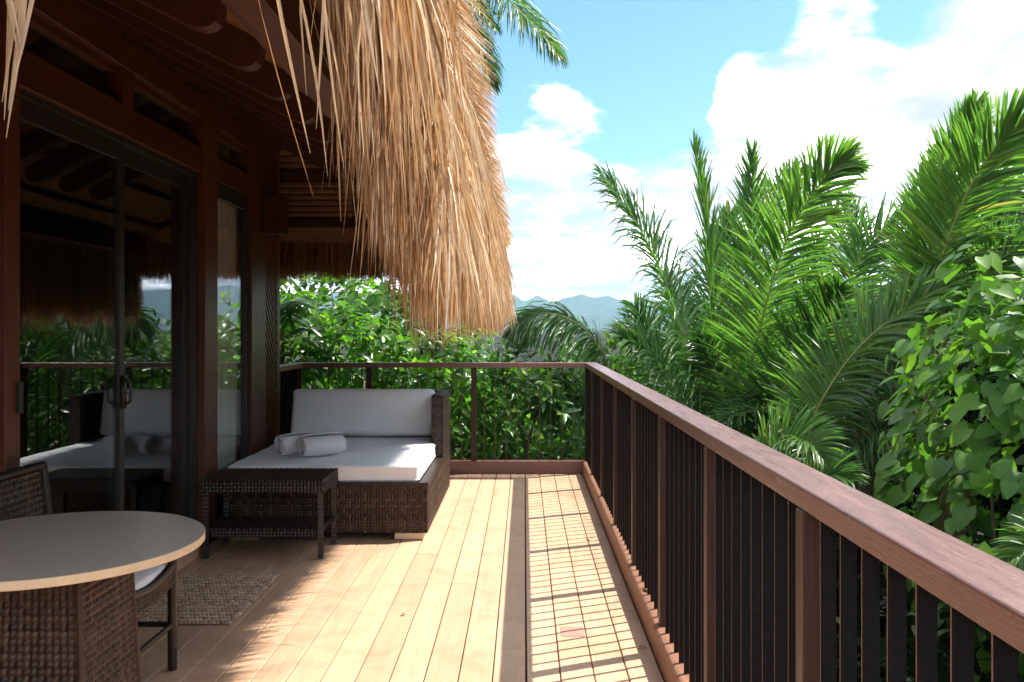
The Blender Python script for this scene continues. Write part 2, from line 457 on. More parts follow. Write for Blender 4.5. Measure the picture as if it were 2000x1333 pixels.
mb = MB(); nx, ny = 220, 34; X0, X1, Y0, Y1 = -3600, 3600, 2100, 4300
skyline = [(-3600, 60), (-1500, 95), (-700, 130), (-200, 105), (-90, 112), (-40, 122), (0, 96), (45, 112), (95, 104), (140, 119), (190, 124), (240, 113), (290, 117), (345, 103), (420, 84), (600, 120), (1000, 150), (1800, 110), (3600, 60)]
def ridge(x):
    for (a, ha), (b, hb) in zip(skyline, skyline[1:]):
        if a <= x <= b:
            t = (x - a) / (b - a); t = t * t * (3 - 2 * t); return ha + (hb - ha) * t
    return 60
for j in range(ny + 1):
    for i in range(nx + 1):
        sx = -1 + 2 * i / nx; x = 3600 * (0.25 * sx + 0.75 * sx ** 3); y = Y0 + (Y1 - Y0) * j / ny
        c = 3000 + 120 * fnoise(x * .002, 5.0); prof = math.exp(-((y - c) / 330) ** 2)
        front = 0.45 * math.exp(-((y - 2450 - 100 * fnoise(x * .003, 9)) / 170) ** 2) * (0.7 + .6 * fnoise(x * .004, 2.2))
        h = -6 + ridge(x) * max(prof * (1 + .12 * fnoise(x * .012, y * .006)), front)
        h += 9 * fnoise(x * .02, y * .012, 3.3) * prof
        mb.v.append((x, y, h)); mb.t.append(0)
for j in range(ny):
    for i in range(nx):
        a = j * (nx + 1) + i; mb.f.append((a, a + 1, a + nx + 2, a + nx + 1))
tag(mb.build('mountains', 'forest', None, True), 'far blue wooded mountains on the horizon', kind='structure')

# ------------------------------------------------------------------ deck
deck = bpy.data.objects.new('deck', None); col.objects.link(deck); BASE['deck'] = V((0, 0, 0))
tag(deck, 'tan plank deck floor running away from the viewer', kind='structure')
mb = MB().box(-2.3, -6.0, -.30, .80, 8.76, -.032); mb.build('deck_frame', 'deck_base', deck)
PW = 0.1422; XS = 0.010
joints = {-1: [3.91], -4: [7.15], -8: [4.69], -2: [6.3], 1: [2.6], 2: [5.9], -3: [4.9, 8.1], -6: [6.9], -7: [3.0], -10: [5.4], -9: [7.9], -5: [5.55], 0: [7.4], 3: [4.3], -11: [6.2], -12: [4.05], -13: [5.2], -14: [3.6], -15: [5]}
for k in range(-15, 4):
    x0 = XS + k * PW; gap = 0.0032; x1 = x0 + PW - gap
    if k == -1: x1 -= 0.003
    ends = [-6.0] + [j for j in sorted(set([rnd.uniform(-3.6, -2.5), rnd.uniform(-.6, 1.8)] + joints.get(k, [4.0])))] + [8.575]
    for a, b in zip(ends, ends[1:]):
        dz = rnd.uniform(-.0012, .0012)
        bbox('plank', x0 + gap / 2, a + .0015, -.030 + dz, x1, b - .0015, dz, 'deck', deck, 0.003)
stain = MB().box(.175, 4.06, .0022, .285, 4.19, .0034).build('wood_patch', 'stain', deck)

# ------------------------------------------------------------------ railing
rail = thing('deck_railing', (0.65, 8.6, 0), 'red brown wooden railing with thin dark rods around the deck edge', 'railing')
RZ = 1.108; XI, XO = .612, .726; YF = 8.56
def rail_bar(name, pts, mat_, parent=rail):
    """mitred bar: outline in plan, extruded in height, edges rounded"""
    bm = bmesh.new()
    (z0, z1, poly, bev) = pts
    vs = [bm.verts.new((x - BASE[parent.name].x, y - BASE[parent.name].y, z0)) for x, y in poly]
    f = bm.faces.new(vs); r_ = bmesh.ops.extrude_face_region(bm, geom=[f])
    for v in r_['geom']:
        if isinstance(v, bmesh.types.BMVert): v.co.z = z1
    bmesh.ops.recalc_face_normals(bm, faces=bm.faces)
    L = [e for e in bm.edges if abs(e.verts[0].co.z - e.verts[1].co.z) < 1e-5 and e.verts[0].co.z > (z0 + z1) / 2]
    bmesh.ops.bevel(bm, geom=L, offset=bev, segments=3, affect='EDGES', profile=0.5)
    me = bpy.data.meshes.new(name); bm.to_mesh(me); bm.free(); me.materials.append(MATS[mat_])
    return link(name, me, parent)
XL = -2.20
rail_bar('handrail', (RZ - .048, RZ, [(XI, -6.0), (XO, -6.0), (XO, YF + .118), (XI, YF)], .006), 'rail_y')
rail_bar('handrail', (RZ - .048, RZ, [(XI - .002, YF), (XO - .002, YF + .119), (XL - .118, YF + .119), (XL, YF)], .006), 'rail_x')
rail_bar('handrail', (RZ - .048, RZ, [(XL - .002, YF), (XL - .120, YF + .117), (XL - .120, 7.48), (XL - .002, 7.48)], .006), 'rail_y')
rail_bar('kick_board', (-.20, .124, [(.580, -6.0), (.690, -6.0), (.690, 8.690), (.580, 8.580)], .022), 'kick')
rail_bar('kick_board', (-.20, .122, [(.577, 8.580), (.687, 8.690), (-2.36, 8.690), (-2.21, 8.580)], .008), 'rail_x')
rail_bar('kick_board', (-.20, .123, [(-2.213, 8.580), (-2.363, 8.735), (-2.363, 7.48), (-2.213, 7.48)], .008), 'rail_y')
pm = bevel_mesh('post', 0, 0, .10, .041, .054, RZ - .050, 'rail_z', .003)
pz = (.10 + RZ - .05) / 2
def post(x, y, rot=0): place('post', pm, Matrix.Translation((x, y, pz)) @ Matrix.Rotation(rot, 4, 'Z'), rail)
rm = MB()
rm.box(-.016, -.0022, -.475, .016, .0022, .475); rodm = rm.mesh('baluster', 'rod'); rodm.materials.append(MATS['rod_edge_lit'])
for p_ in rodm.polygons: p_.material_index = 1 if abs(p_.normal.x) > .9 else 0  # near-black faces; deck bounce light is painted into the lighter edge colour
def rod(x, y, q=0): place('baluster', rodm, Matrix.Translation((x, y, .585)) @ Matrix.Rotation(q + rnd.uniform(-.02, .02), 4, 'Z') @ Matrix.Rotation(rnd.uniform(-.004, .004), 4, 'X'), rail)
for k in range(-8, 8):
    y = 1.898 + .985 * k; post(.627, min(y, 8.61))
    if k < 7:
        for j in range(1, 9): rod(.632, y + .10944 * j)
xs = [.60 - .1115 * i for i in range(1, 24)]
fp = [-.505, -1.555]
for x in fp: post(x, 8.625, R(90))
for x in xs:
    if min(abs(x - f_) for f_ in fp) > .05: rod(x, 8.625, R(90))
post(XL - .05, 8.62); post(XL - .05, 7.56)
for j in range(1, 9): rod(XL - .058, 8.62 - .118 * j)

# ------------------------------------------------------------------ house
house = thing('thatched_house', (-4.2, 5.0, -0.3), 'dark timber house with sliding glass doors under a shaggy thatched roof', 'house')
def part(name, x0, y0, z0, x1, y1, z1, m_, parent=house, bev=.004): return bbox(name, x0, y0, z0, x1, y1, z1, m_, parent, bev)
ZT = 3.16
CX0, CX1 = -2.30, -2.12
part('column', CX0, 3.515, .112, CX1, 3.62, ZT, 'house_wood_z')
part('column', CX0, 5.71, .112, CX1, 5.95, ZT, 'house_wood_z')
part('column', CX0, 6.69, .004, CX1, 7.04, ZT, 'house_wood_z')
part('column', CX0, 7.42, .004, CX1 - .005, 7.48, ZT, 'house_wood_z')
part('wall_panel', -2.28, .9, .112, -2.17, 3.513, ZT, 'house_wood_z')
part('wall_panel', -2.29, 7.042, 2.30, -2.16, 7.418, ZT, 'house_wood_y')
part('step', -2.30, .9, .0035, -2.06, 5.50, .11, 'deck', house, .006)
part('plinth', -2.30, 5.503, .0035, -2.17, 6.688, .11, 'house_wood_y')
for (a, b) in ((3.622, 5.708), (5.952, 6.688)):
    part('lintel', -2.28, a, 2.485, -2.135, b, 2.652, 'house_wood_y')
    part('top_plate', -2.28, a, 2.852, -2.135, b, ZT, 'house_wood_y')
    part('cornice_strip', -2.30, a, 3.03, -2.105, b, 3.062, 'house_wood_y', house, .003)
part('mullion', -2.275, 4.59, 2.653, -2.14, 4.72, 2.851, 'house_wood_z')
# transom lights
for (a, b) in ((3.622, 4.588), (4.722, 5.708), (5.952, 6.688)):
    fr_ = MB(); t = .035
    fr_.box(-2.235, a, 2.653, -2.175, b, 2.653 + t).box(-2.235, a, 2.851 - t, -2.175, b, 2.851)
    fr_.box(-2.234, a, 2.653 + t, -2.176, a + t, 2.851 - t).box(-2.234, b - t, 2.653 + t, -2.176, b, 2.851 - t)
    wn = fr_.build('transom_window', 'house_wood_y', house)
    MB().box(-2.212, a + t - .004, 2.653 + t - .004, -2.206, b - t + .004, 2.851 - t + .004).build('pane', 'glass', wn)
# sliding doors
def leaf_door(name, xa, xb, a, b, z0, z1, st, parent=house):
    d = MB(); d.box(xa, a, z0, xb, a + st, z1).box(xa, b - st, z0, xb, b, z1).box(xa + .001, a + st, z1 - .09, xb - .001, b - st, z1).box(xa + .001, a + st, z0, xb - .001, b - st, z0 + .08)
    o = d.build(name, 'bronze', parent)
    MB().box((xa + xb) / 2 - .003, a + st - .004, z0 + .076, (xa + xb) / 2 + .003, b - st + .004, z1 - .086).build('pane', 'glass', o)
    return o
d1 = leaf_door('sliding_door', -2.215, -2.185, 3.625, 4.70, .135, 2.46, .055)
d2 = leaf_door('sliding_door', -2.250, -2.220, 4.645, 5.68, .135, 2.46, .055)
MB().box(-2.27, 3.621, 2.46, -2.165, 5.709, 2.484).build('door_track', 'bronze', house)
MB().box(-2.27, 3.621, .1125, -2.165, 5.709, .134).build('door_track', 'bronze', house)
MB().box(-2.27, 5.682, .136, -2.165, 5.7085, 2.459).build('door_jamb', 'bronze', house)
hd = MB(); hd.box(-2.184, 4.655, 1.02, -2.168, 4.69, 1.20); hd.tube([(-2.17, 4.672, 1.04), (-2.14, 4.672, 1.06), (-2.135, 4.672, 1.11), (-2.14, 4.672, 1.16), (-2.17, 4.672, 1.18)], .009, 8)
hd.build('handle', 'black_plastic', d1, True)
lp = MB(); lp.box(-2.119, 3.585, 1.10, -2.105, 3.615, 1.23); lp.build('lock_plate', 'black_plastic', house)
# fixed window
fw = MB(); a, b = 5.952, 6.688
fw.box(-2.20, a, .112, -2.145, a + .02, 2.484).box(-2.20, b - .035, .112, -2.145, b, 2.484).box(-2.199, a + .02, 2.37, -2.146, b - .035, 2.484).box(-2.199, a + .02, .112, -2.146, b - .035, .20)
fwo = fw.build('window', 'bronze', house)
MB().box(-2.170, a + .016, .196, -2.164, b - .031, 2.374).build('pane', 'glass', fwo)
# lattice screen at the corner
ls = MB(); ls.box(-2.20, 7.043, .004, -2.125, 7.068, 2.298).box(-2.20, 7.394, .004, -2.125, 7.417, 2.298)
lso = ls.build('lattice_screen', 'house_wood_z', house)
for k in range(26):
    z = .02 + k * .088
    y0, y1, za, zb = 7.07, 7.392, z + .40, z
    if za > 2.29: 
        f_ = (2.29 - zb) / (za - zb); y0 = 7.392 - (7.392 - 7.07) * f_; za = 2.29
    if zb > 2.2: continue
    MB().bar((-2.146, y0, za), (-2.146, y1, zb), .022, .034, V((1, 0, 0))).build('slat', 'house_wood_z', lso)
MB().box(-2.195, 7.069, .004, -2.175, 7.393, 2.297).build('backing_board', 'lining', lso)
part('bracket', -2.118, 6.95, 2.22, -1.945, 7.10, 2.53, 'house_wood_x')
# room behind the glass
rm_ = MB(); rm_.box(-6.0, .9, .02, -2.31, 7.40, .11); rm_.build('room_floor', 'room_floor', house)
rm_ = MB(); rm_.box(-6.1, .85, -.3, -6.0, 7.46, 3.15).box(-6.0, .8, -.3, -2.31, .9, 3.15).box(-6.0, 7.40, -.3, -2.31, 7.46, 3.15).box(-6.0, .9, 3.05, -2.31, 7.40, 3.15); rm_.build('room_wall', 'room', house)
def curtain(y0, y1, z0, z1, x, amp, n_=60, flare=.0):
    mb = MB(); rows = 14
    for j in range(rows + 1):
        v = j / rows
        for i in range(n_ + 1):
            u = i / n_; y = y0 + (y1 - y0) * u
            if flare: y = y0 + (y1 - y0) * (u * (1 - flare * v * v) + flare * v * v)
            ph = u * (y1 - y0) * 42
            mb.v.append((x + amp * math.sin(ph) * (.6 + .4 * (1 - v)) + .01 * fnoise(u * 9, v * 3), y, z0 + (z1 - z0) * v)); mb.t.append(0)
    for j in range(rows):
        for i in range(n_):
            a_ = j * (n_ + 1) + i; mb.f.append((a_, a_ + 1, a_ + n_ + 2, a_ + n_ + 1))
    mb.build('curtain', 'sheer', house, True)
curtain(5.955, 6.685, .12, 2.46, -2.226, .011)

# roof ---------------------------------------------------------------
ZE = 2.17; ZTOP = 2.40; XE = -.26; YN, YE = 1.34, 9.28; XB = -8.24; AP = V((-4.2, 5.13, 4.20)); AP2 = V((-4.2, 5.13, 4.75))
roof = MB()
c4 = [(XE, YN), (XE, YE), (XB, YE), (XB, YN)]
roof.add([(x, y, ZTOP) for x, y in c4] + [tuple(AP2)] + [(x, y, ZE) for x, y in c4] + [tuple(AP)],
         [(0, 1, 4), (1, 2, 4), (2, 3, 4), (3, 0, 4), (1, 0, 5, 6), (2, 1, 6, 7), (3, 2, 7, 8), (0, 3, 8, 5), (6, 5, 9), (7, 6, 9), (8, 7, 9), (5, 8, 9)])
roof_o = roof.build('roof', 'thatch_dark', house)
SX = (AP.z - ZE) / (XE - AP.x); SYF = (AP.z - ZE) / (YE - AP.y); SYN = (AP.z - ZE) / (AP.y - YN)
def under(x): return ZE + SX * (XE - x)
def underf(y): return ZE + SYF * (YE - y)
# rafters with rounded tails
def rafter(y):
    prof = []; x1 = -1.0; dep = .145; r_ = .115; top1 = under(x1) - .004
    x0 = -2.45; top0 = under(x0) - .004
    prof += [(x0, top0), (x1, top1)]
    for k in range(0, 7):
        q = R(90 * k / 6); prof.append((x1 - r_ + r_ * math.cos(q) , top1 - (dep - r_) - r_ * math.sin(q) + SX * r_ * (1 - math.cos(q))))
    prof += [(x0, top0 - dep)]
    n_ = len(prof); m_ = MB()
    m_.add([(x, y - .032, z) for x, z in prof] + [(x, y + .032, z) for x, z in prof],
           [tuple(range(n_)), tuple(range(2 * n_ - 1, n_ - 1, -1))] + [(i, i + n_, (i + 1) % n_ + n_, (i + 1) % n_) for i in range(n_)])
    return m_.build('rafter', 'house_wood_x', roof_o)
for k in range(-2, 10):
    rafter(2.86 + .432 * k)
def purlin(x, w_, h_, y0, y1, dz=0.0, name='purlin'):
    z = under(x) - h_ / 2 - .006 - dz
    MB().box(x - w_ / 2, y0, z - h_ / 2, x + w_ / 2, y1, z + h_ / 2).build(name, 'house_wood_y', roof_o)
purlin(-.62, .10, .17, YN + .45, 8.62, .0, 'eave_beam')
for x in (-.84, -1.20, -1.45, -1.72, -2.0): purlin(x, .05, .028, YN + .6, 8.6 - (-.84 - x) * .9)
MB().box(-2.6, 8.46, 2.452, -.57, 8.56, underf(8.51) - .02).build('eave_beam', 'house_wood_x', roof_o)
MB().box(-2.9, 7.72, underf(7.78) - .145, -.9, 7.83, underf(7.83) - .028).build('purlin', 'house_wood_x', roof_o)
# hip rafter and the pale battens of the far slope
MB().bar((-.62, 8.62, underf(8.62) - .06), (-2.55, 6.55, underf(6.55) - .10), .07, .15).build('hip_rafter', 'house_wood_y', roof_o)
MB().bar((-1.55, 8.55, underf(8.55) - .05), (-1.75, 7.2, underf(7.2) - .05), .05, .09).build('rafter', 'house_wood_y', roof_o)
for k in range(22):
    y = 8.42 - k * .088
    MB().box(-3.2 + 0.0 * k, y - .027, underf(y) - .040, -.66 - .93 * (8.6 - y) , y + .027, underf(y) - .012).build('batten', 'slat_wood', roof_o)

# thatch ---------------------------------------------------------------
def strand(mb, p, L, d0, w_, lean, seg=4, sag=.5):
    """one blade: leaves p along d0, then hangs under its own weight"""
    p = V(p); d = V(d0).normalized(); pts = [p.copy()]; ds = L / seg
    dn = (V((lean[0], lean[1], -1))).normalized()
    kink = V((rnd.gauss(0, .08), rnd.gauss(0, .11), 0)); kk = rnd.uniform(.5, 1.6)
    for i in range(seg):
        d = (d.lerp(dn, sag) + kink * math.sin(kk * i * 1.6)).normalized(); p = p + d * ds; pts.append(p.copy())
    q = rnd.uniform(0, math.pi); s0 = V((math.cos(q), math.sin(q), rnd.uniform(-.2, .2))); tw = rnd.uniform(-.5, .5)
    sides = [(s0 + V((-s0.y, s0.x, 0)) * tw * i / seg).normalized() for i in range(seg + 1)]
    ws = [w_ * (1 - .25 * (i / seg)) for i in range(seg)] + [w_ * .12]
    mb.ribbon(pts, ws, sides)
def tipz(y):
    z = 1.625 + .05 * fnoise(y * 1.7, 4.4) + .06 * fnoise(y * 5.1, 1.7) + .04 * fnoise(y * 13.0, 8.8)
    if y < 2.3: z += (2.3 - y) * .36
    return z
side_m = MB(); straws = []
for i in range(42000):
    y = YN + .22 + (YE - YN - .22) * (rnd.random() ** 1.25) + rnd.uniform(-.03, .05)
    u = rnd.random(); depth = u ** .8
    x = XE + .025 - .085 * depth
    z0 = ZTOP - .02 + (XE - x) * .25 + rnd.uniform(-.22, .06)
    clump = .5 + .5 * fnoise(y * 9, x * 9, 2.0)
    zt = tipz(y) + .10 * rnd.random() ** 2 - .05 * clump + .06 * abs(depth - .4) - (.20 * rnd.random() ** 7)
    L = max(.25, (z0 - zt) * 1.03)
    bun = fnoise(y * 11, x * 24, 5.0); zt += .05 * fnoise(y * 24, x * 30, 9.0); L = max(.25, (z0 - zt) * 1.03)
    side_m.tint = min(1, max(.01, rnd.gauss(.47, .22) + .42 * bun))
    strand(side_m, (x, y, z0), L, (rnd.uniform(.02, .25) * (1 - depth), rnd.uniform(-.15, .1), -1), rnd.uniform(.0025, .0070) * (1.25 if y < 2.5 else 1), (rnd.gauss(.035 * (1 - depth), .03), .20 * fnoise(y * 7, x * 18, 3.0) + rnd.gauss(0, .07)), 5)
# blades lying on the outer slope and tumbling over the eave
for i in range(14000):
    y = YN + (YE - YN) * rnd.random() ** 1.2
    a = rnd.uniform(0, .5) * rnd.random(); y = max(y, YN + a * .9 + rnd.uniform(0, .1)); x = XE - a; z0 = ZTOP + a * .55 + .02 + rnd.uniform(0, .05)
    side_m.tint = min(1, max(0, rnd.gauss(.62, .22)))
    if a > .10: strand(side_m, (x, y, z0), a * 1.1 + rnd.uniform(.05, .25), (1, rnd.uniform(-.2, .2), -.5), rnd.uniform(.0035, .008), (rnd.gauss(.6, .1), rnd.gauss(0, .09)), 5, .16)
    else: strand(side_m, (x - .06, y, z0), rnd.uniform(.35, .80), (.55, rnd.uniform(-.25, .25), -.7), rnd.uniform(.0035, .008), (rnd.gauss(.06, .05), rnd.gauss(0, .11)), 5, .45)
# wisps that hang below the rest
for i in range(520):
    y = 1.75 + 6.5 * rnd.random() ** 2.2; x = XE + .02 - rnd.random() * .07; z0 = rnd.uniform(1.75, 2.1); zt = tipz(y) - .05 - .16 * rnd.random() ** 1.6
    side_m.tint = min(1, max(.05, rnd.gauss(.6, .22)))
    strand(side_m, (x, y, z0), z0 - zt, (0, rnd.gauss(0, .1), -1), rnd.uniform(.002, .005), (rnd.gauss(.02, .07), rnd.gauss(0, .13)), 5, .3)
# broken blades caught crosswise on the outside
for i in range(3500):
    y = YN + .3 + (YE - YN - .3) * rnd.random() ** 1.3; z0 = rnd.uniform(1.75, 2.35); x = XE + .03 + (2.35 - z0) * .10 + rnd.uniform(0, .03)
    side_m.tint = min(1, max(.05, rnd.gauss(.75, .2)))
    strand(side_m, (x, y, z0), rnd.uniform(.12, .38), (rnd.gauss(.1, .25), rnd.gauss(0, .6), -1), rnd.uniform(.003, .007), (rnd.gauss(0, .1), rnd.gauss(0, .3)), 4, .25)
tag(side_m.build('thatch_fringe', 'thatch', roof_o), kind='stuff')
# the long loose blades of the near corner, each its own piece
spots = []
for i in range(150):
    y = rnd.uniform(1.6, 2.5); x = XE + .06 - rnd.random() ** .8 * .09
    spots.append((x, y, rnd.uniform(1.45, 1.72) + max(0, 2.3 - y) * .36))
for i in range(12): spots.append((rnd.uniform(-.32, -.22), rnd.uniform(1.36, 1.55), rnd.uniform(1.66, 1.9)))
for (px, py, Y) in ((612, 385, 1.22), (606, 300, 1.2), (655, 350, 1.15), (672, 330, 1.2), (690, 300, 1.25), (640, 345, 1.3), (720, 340, 1.3), (722, 290, 1.2), (680, 570, 1.75), (700, 480, 1.7), (725, 500, 1.8), (830, 690, 2.2), (845, 680, 2.3), (870, 665, 2.4), (800, 640, 2.1), (825, 650, 2.3), (890, 690, 2.6)):
    p = at(px, py, Y); spots.append((p.x, p.y, p.z))
for (x, y, zt) in spots:
    m_ = MB(); m_.tint = min(1, max(.02, rnd.gauss(.62, .2))); z0 = rnd.uniform(2.12, 2.32)
    lx, ly = rnd.gauss(0, .03), rnd.gauss(0, .05)
    p0 = V((x, y, zt)); p1 = V((x + lx * 2, y + ly, z0)); b = V((rnd.gauss(0, .02), rnd.gauss(0, .02), 0))
    pts = [p1.lerp(p0, k / 6) + b * math.sin(math.pi * k / 6) for k in range(7)]
    q = rnd.uniform(0, math.pi); s0 = V((math.cos(q), math.sin(q), 0)); w_ = rnd.uniform(.003, .0065)
    m_.ribbon(pts, [w_] * 5 + [w_ * .7, w_ * .1], [(s0 + V((-s0.y, s0.x, 0)) * .12 * k).normalized() for k in range(7)], .15)
    m_.build('straw', 'thatch', roof_o)
far_m = MB()
for i in range(9000):
    x = rnd.uniform(-3.4, XE); y = YE + .05 - .42 * rnd.random(); z0 = ZTOP + rnd.uniform(-.1, .08) + (YE - y) * .35
    zt = 1.99 + .05 * fnoise(x * 3, 7.7) + .10 * rnd.random() ** 2 - .08 * rnd.random() ** 6
    far_m.tint = min(1, max(0, rnd.gauss(.42, .22)))
    strand(far_m, (x, y, z0), z0 - zt, (0, rnd.uniform(-.1, .3), -1), rnd.uniform(.006, .011), (rnd.gauss(0, .04), rnd.gauss(0, .04)), 3)
tag(far_m.build('thatch_fringe', 'thatch', roof_o), kind='stuff')
near_m = MB()
for i in range(3500):
    x = rnd.uniform(-3.4, XE); y = YN + .10 * rnd.random(); z0 = ZTOP + rnd.uniform(-.1, .08)
    zt = 2.10 + .05 * fnoise(x * 3, 3.7) + .10 * rnd.random() ** 2
    near_m.tint = min(1, max(0, rnd.gauss(.5, .22)))
    strand(near_m, (x, y, z0), z0 - zt, (0, -.1, -1), rnd.uniform(.006, .011), (rnd.gauss(0, .04), rnd.gauss(0, .04)), 3)
tag(near_m.build('thatch_fringe', 'thatch', roof_o), kind='stuff')
for (px, py, lean) in ((12, 270, .03), (8, 235, -.05), (20, 190, .08), (36, 112, -.22), (44, 106, -.24), (4, 200, .02), (16, 215, .01)):
    p0 = at(px, py, 1.29); p1 = V((p0.x + lean * .6, 1.33, 2.28)); m_ = MB(); m_.tint = .8
    pts = [p1.lerp(p0, k / 6) + V((.012, 0, 0)) * math.sin(math.pi * k / 6) for k in range(7)]
    m_.ribbon(pts, [.007] * 5 + [.005, .001], [V((1, .2 * k, 0)).normalized() for k in range(7)], .15)
    m_.build('straw', 'thatch', roof_o)

# ------------------------------------------------------------------ furniture
# daybed
XR, YD0, YD1 = -.665, 5.90, 7.66; XD0 = -2.045
bed = thing('wicker_daybed', (-1.36, 6.75, 0), 'brown wicker daybed with white mattress at the end of the deck', 'daybed')
mb = MB(); mb.box(XD0 + .012, YD0 + .012, .055, XR - .012, YD1 - .012, .372); mb.build('base_core', 'lining', bed)
mb = MB(); weave(mb, (XD0, YD0, .05), (XR, YD0, .05), (XD0, YD0, .375), (XR, YD0, .375), .021, .0195, .003, 2)
weave(mb, (XR, YD0, .05), (XR, YD1, .05), (XR, YD0, .375), (XR, YD1, .375), .021, .0195, .003, 2)
tag(mb.build('woven_base', 'rattan_brown', bed), kind='stuff')
fr_ = MB(); fr_.box(XD0 - .004, YD0 - .006, .373, XR + .006, YD0 + .05, .396).box(XR - .06, YD0 + .0505, .373, XR + .006, 7.05, .395); fr_.build('rim', 'rattan', bed)
for x in (XR - .225, XD0 + .02):
    part('foot', x, YD0 + .004, .0035, x + .20, YD0 + .19, .049, 'pale_wood', bed, .004)
    part('foot', x, YD1 - .20, .0035, x + .20, YD1 - .02, .049, 'pale_wood', bed, .004)
ax0 = XR - .095
mb = MB(); mb.box(ax0 + .01, 7.06, .373, XR - .01, YD1 - .01, .895); mb.box(XD0 + .01, YD1 - .085, .374, ax0 + .01, YD1 - .01, .894); mb.build('arm_core', 'lining', bed)
mb = MB(); weave(mb, (ax0, 7.05, .375), (XR, 7.05, .375), (ax0, 7.05, .90), (XR, 7.05, .90), .021, .0195, .003, 2)
weave(mb, (XR, 7.05, .375), (XR, YD1, .375), (XR, 7.05, .90), (XR, YD1, .90), .021, .0195, .003, 2)
weave(mb, (ax0, 7.05, .902), (XR, 7.05, .902), (ax0, YD1, .902), (XR, YD1, .902), .021, .0195, .003, 2)
tag(mb.build('woven_arm', 'rattan', bed), kind='stuff')
mb = MB(); weave(mb, (XD0, YD1 - .09, .375), (ax0, YD1 - .09, .375), (XD0, YD1 - .09, .90), (ax0, YD1 - .09, .90), .021, .0195, .003, 2)
weave(mb, (XD0, YD1 - .09, .902), (ax0, YD1 - .09, .902), (XD0, YD1, .902), (ax0, YD1, .902), .021, .0195, .003, 2)
tag(mb.build('woven_backrest', 'rattan', bed), kind='stuff')
def pad(name, x0, y0, z0, x1, y1, z1, m_, parent, bev, puff, seed, M=None, nz=(10, 10, 3)):
    """soft cushion: rounded box, slightly domed and uneven"""
    bm = bmesh.new(); bmesh.ops.create_cube(bm, size=1.0)
    sx, sy, sz = x1 - x0, y1 - y0, z1 - z0
    for v in bm.verts: v.co = V((v.co.x * sx, v.co.y * sy, v.co.z * sz))
    bmesh.ops.bevel(bm, geom=list(bm.edges), offset=bev, segments=4, affect='EDGES', profile=.55)
    for ax, L in ((0, sx), (1, sy)):
        for k in range(1, 26):
            c = -L / 2 + bev + (L - 2 * bev) * k / 26; no = [0, 0, 0]; no[ax] = 1; co = [0, 0, 0]; co[ax] = c
            bmesh.ops.bisect_plane(bm, geom=list(bm.verts) + list(bm.edges) + list(bm.faces), plane_co=co, plane_no=no)
    for v in bm.verts:
        u, w_ = v.co.x / sx * 2, v.co.y / sy * 2; dome = (1 - u ** 4) * (1 - w_ ** 4)
        k = .5 + v.co.z / sz
        v.co.z += puff * dome * k + .006 * fnoise(v.co.x * 6, v.co.y * 6, seed) * k
        e = .008 * fnoise(v.co.x * 4, v.co.y * 4, seed + v.co.z * 9); v.co.x += e * (abs(u) > .9); v.co.y += e * (abs(w_) > .9)
        if M: v.co = M @ v.co
    me = bpy.data.meshes.new(name); bm.to_mesh(me); bm.free(); me.materials.append(MATS[m_])
    me.polygons.foreach_set('use_smooth', [True] * len(me.polygons))
    o = link(name, me, parent)
    o.location = V(((x0 + x1) / 2, (y0 + y1) / 2, (z0 + z1) / 2)) - (BASE[parent.name] if parent else V((0, 0, 0)))
    return o
pad('mattress', XD0 + .005, YD0 + .02, .393, XR - .065, 7.50, .512, 'canvas', bed, .022, .006, 3.0)
cu = pad('back_cushion', -1.99, 7.18, .515, -.775, 7.68, .66, 'canvas', None, .045, .02, 8.0, Matrix.Rotation(R(76), 4, 'X') @ Matrix.Diagonal((1, .80, 1, 1)))
cu.location = (-1.385, 7.42, .725)
tag(cu, 'wide white back cushion leaning at the head of the daybed', 'cushion')
def piping(x0, y0, x1, y1, z, parent, r_=.0038):
    c = .022; path = []
    for (cx, cy_, q0) in ((x1 - c, y1 - c, 0), (x0 + c, y1 - c, 90), (x0 + c, y0 + c, 180), (x1 - c, y0 + c, 270)):
        for k in range(5): q = R(q0 + 22.5 * k); path.append((cx + c * math.cos(q), cy_ + c * math.sin(q), z + .002 * fnoise(cx * 7 + k, cy_)))
    path.append(path[0]); m_ = MB(); m_.tube(path, r_, 6, False); m_.build('piping', 'canvas', parent, True)
piping(XD0 + .003, YD0 + .018, XR - .063, 7.502, .497, bed); piping(XD0 + .003, YD0 + .018, XR - .063, 7.502, .410, bed)
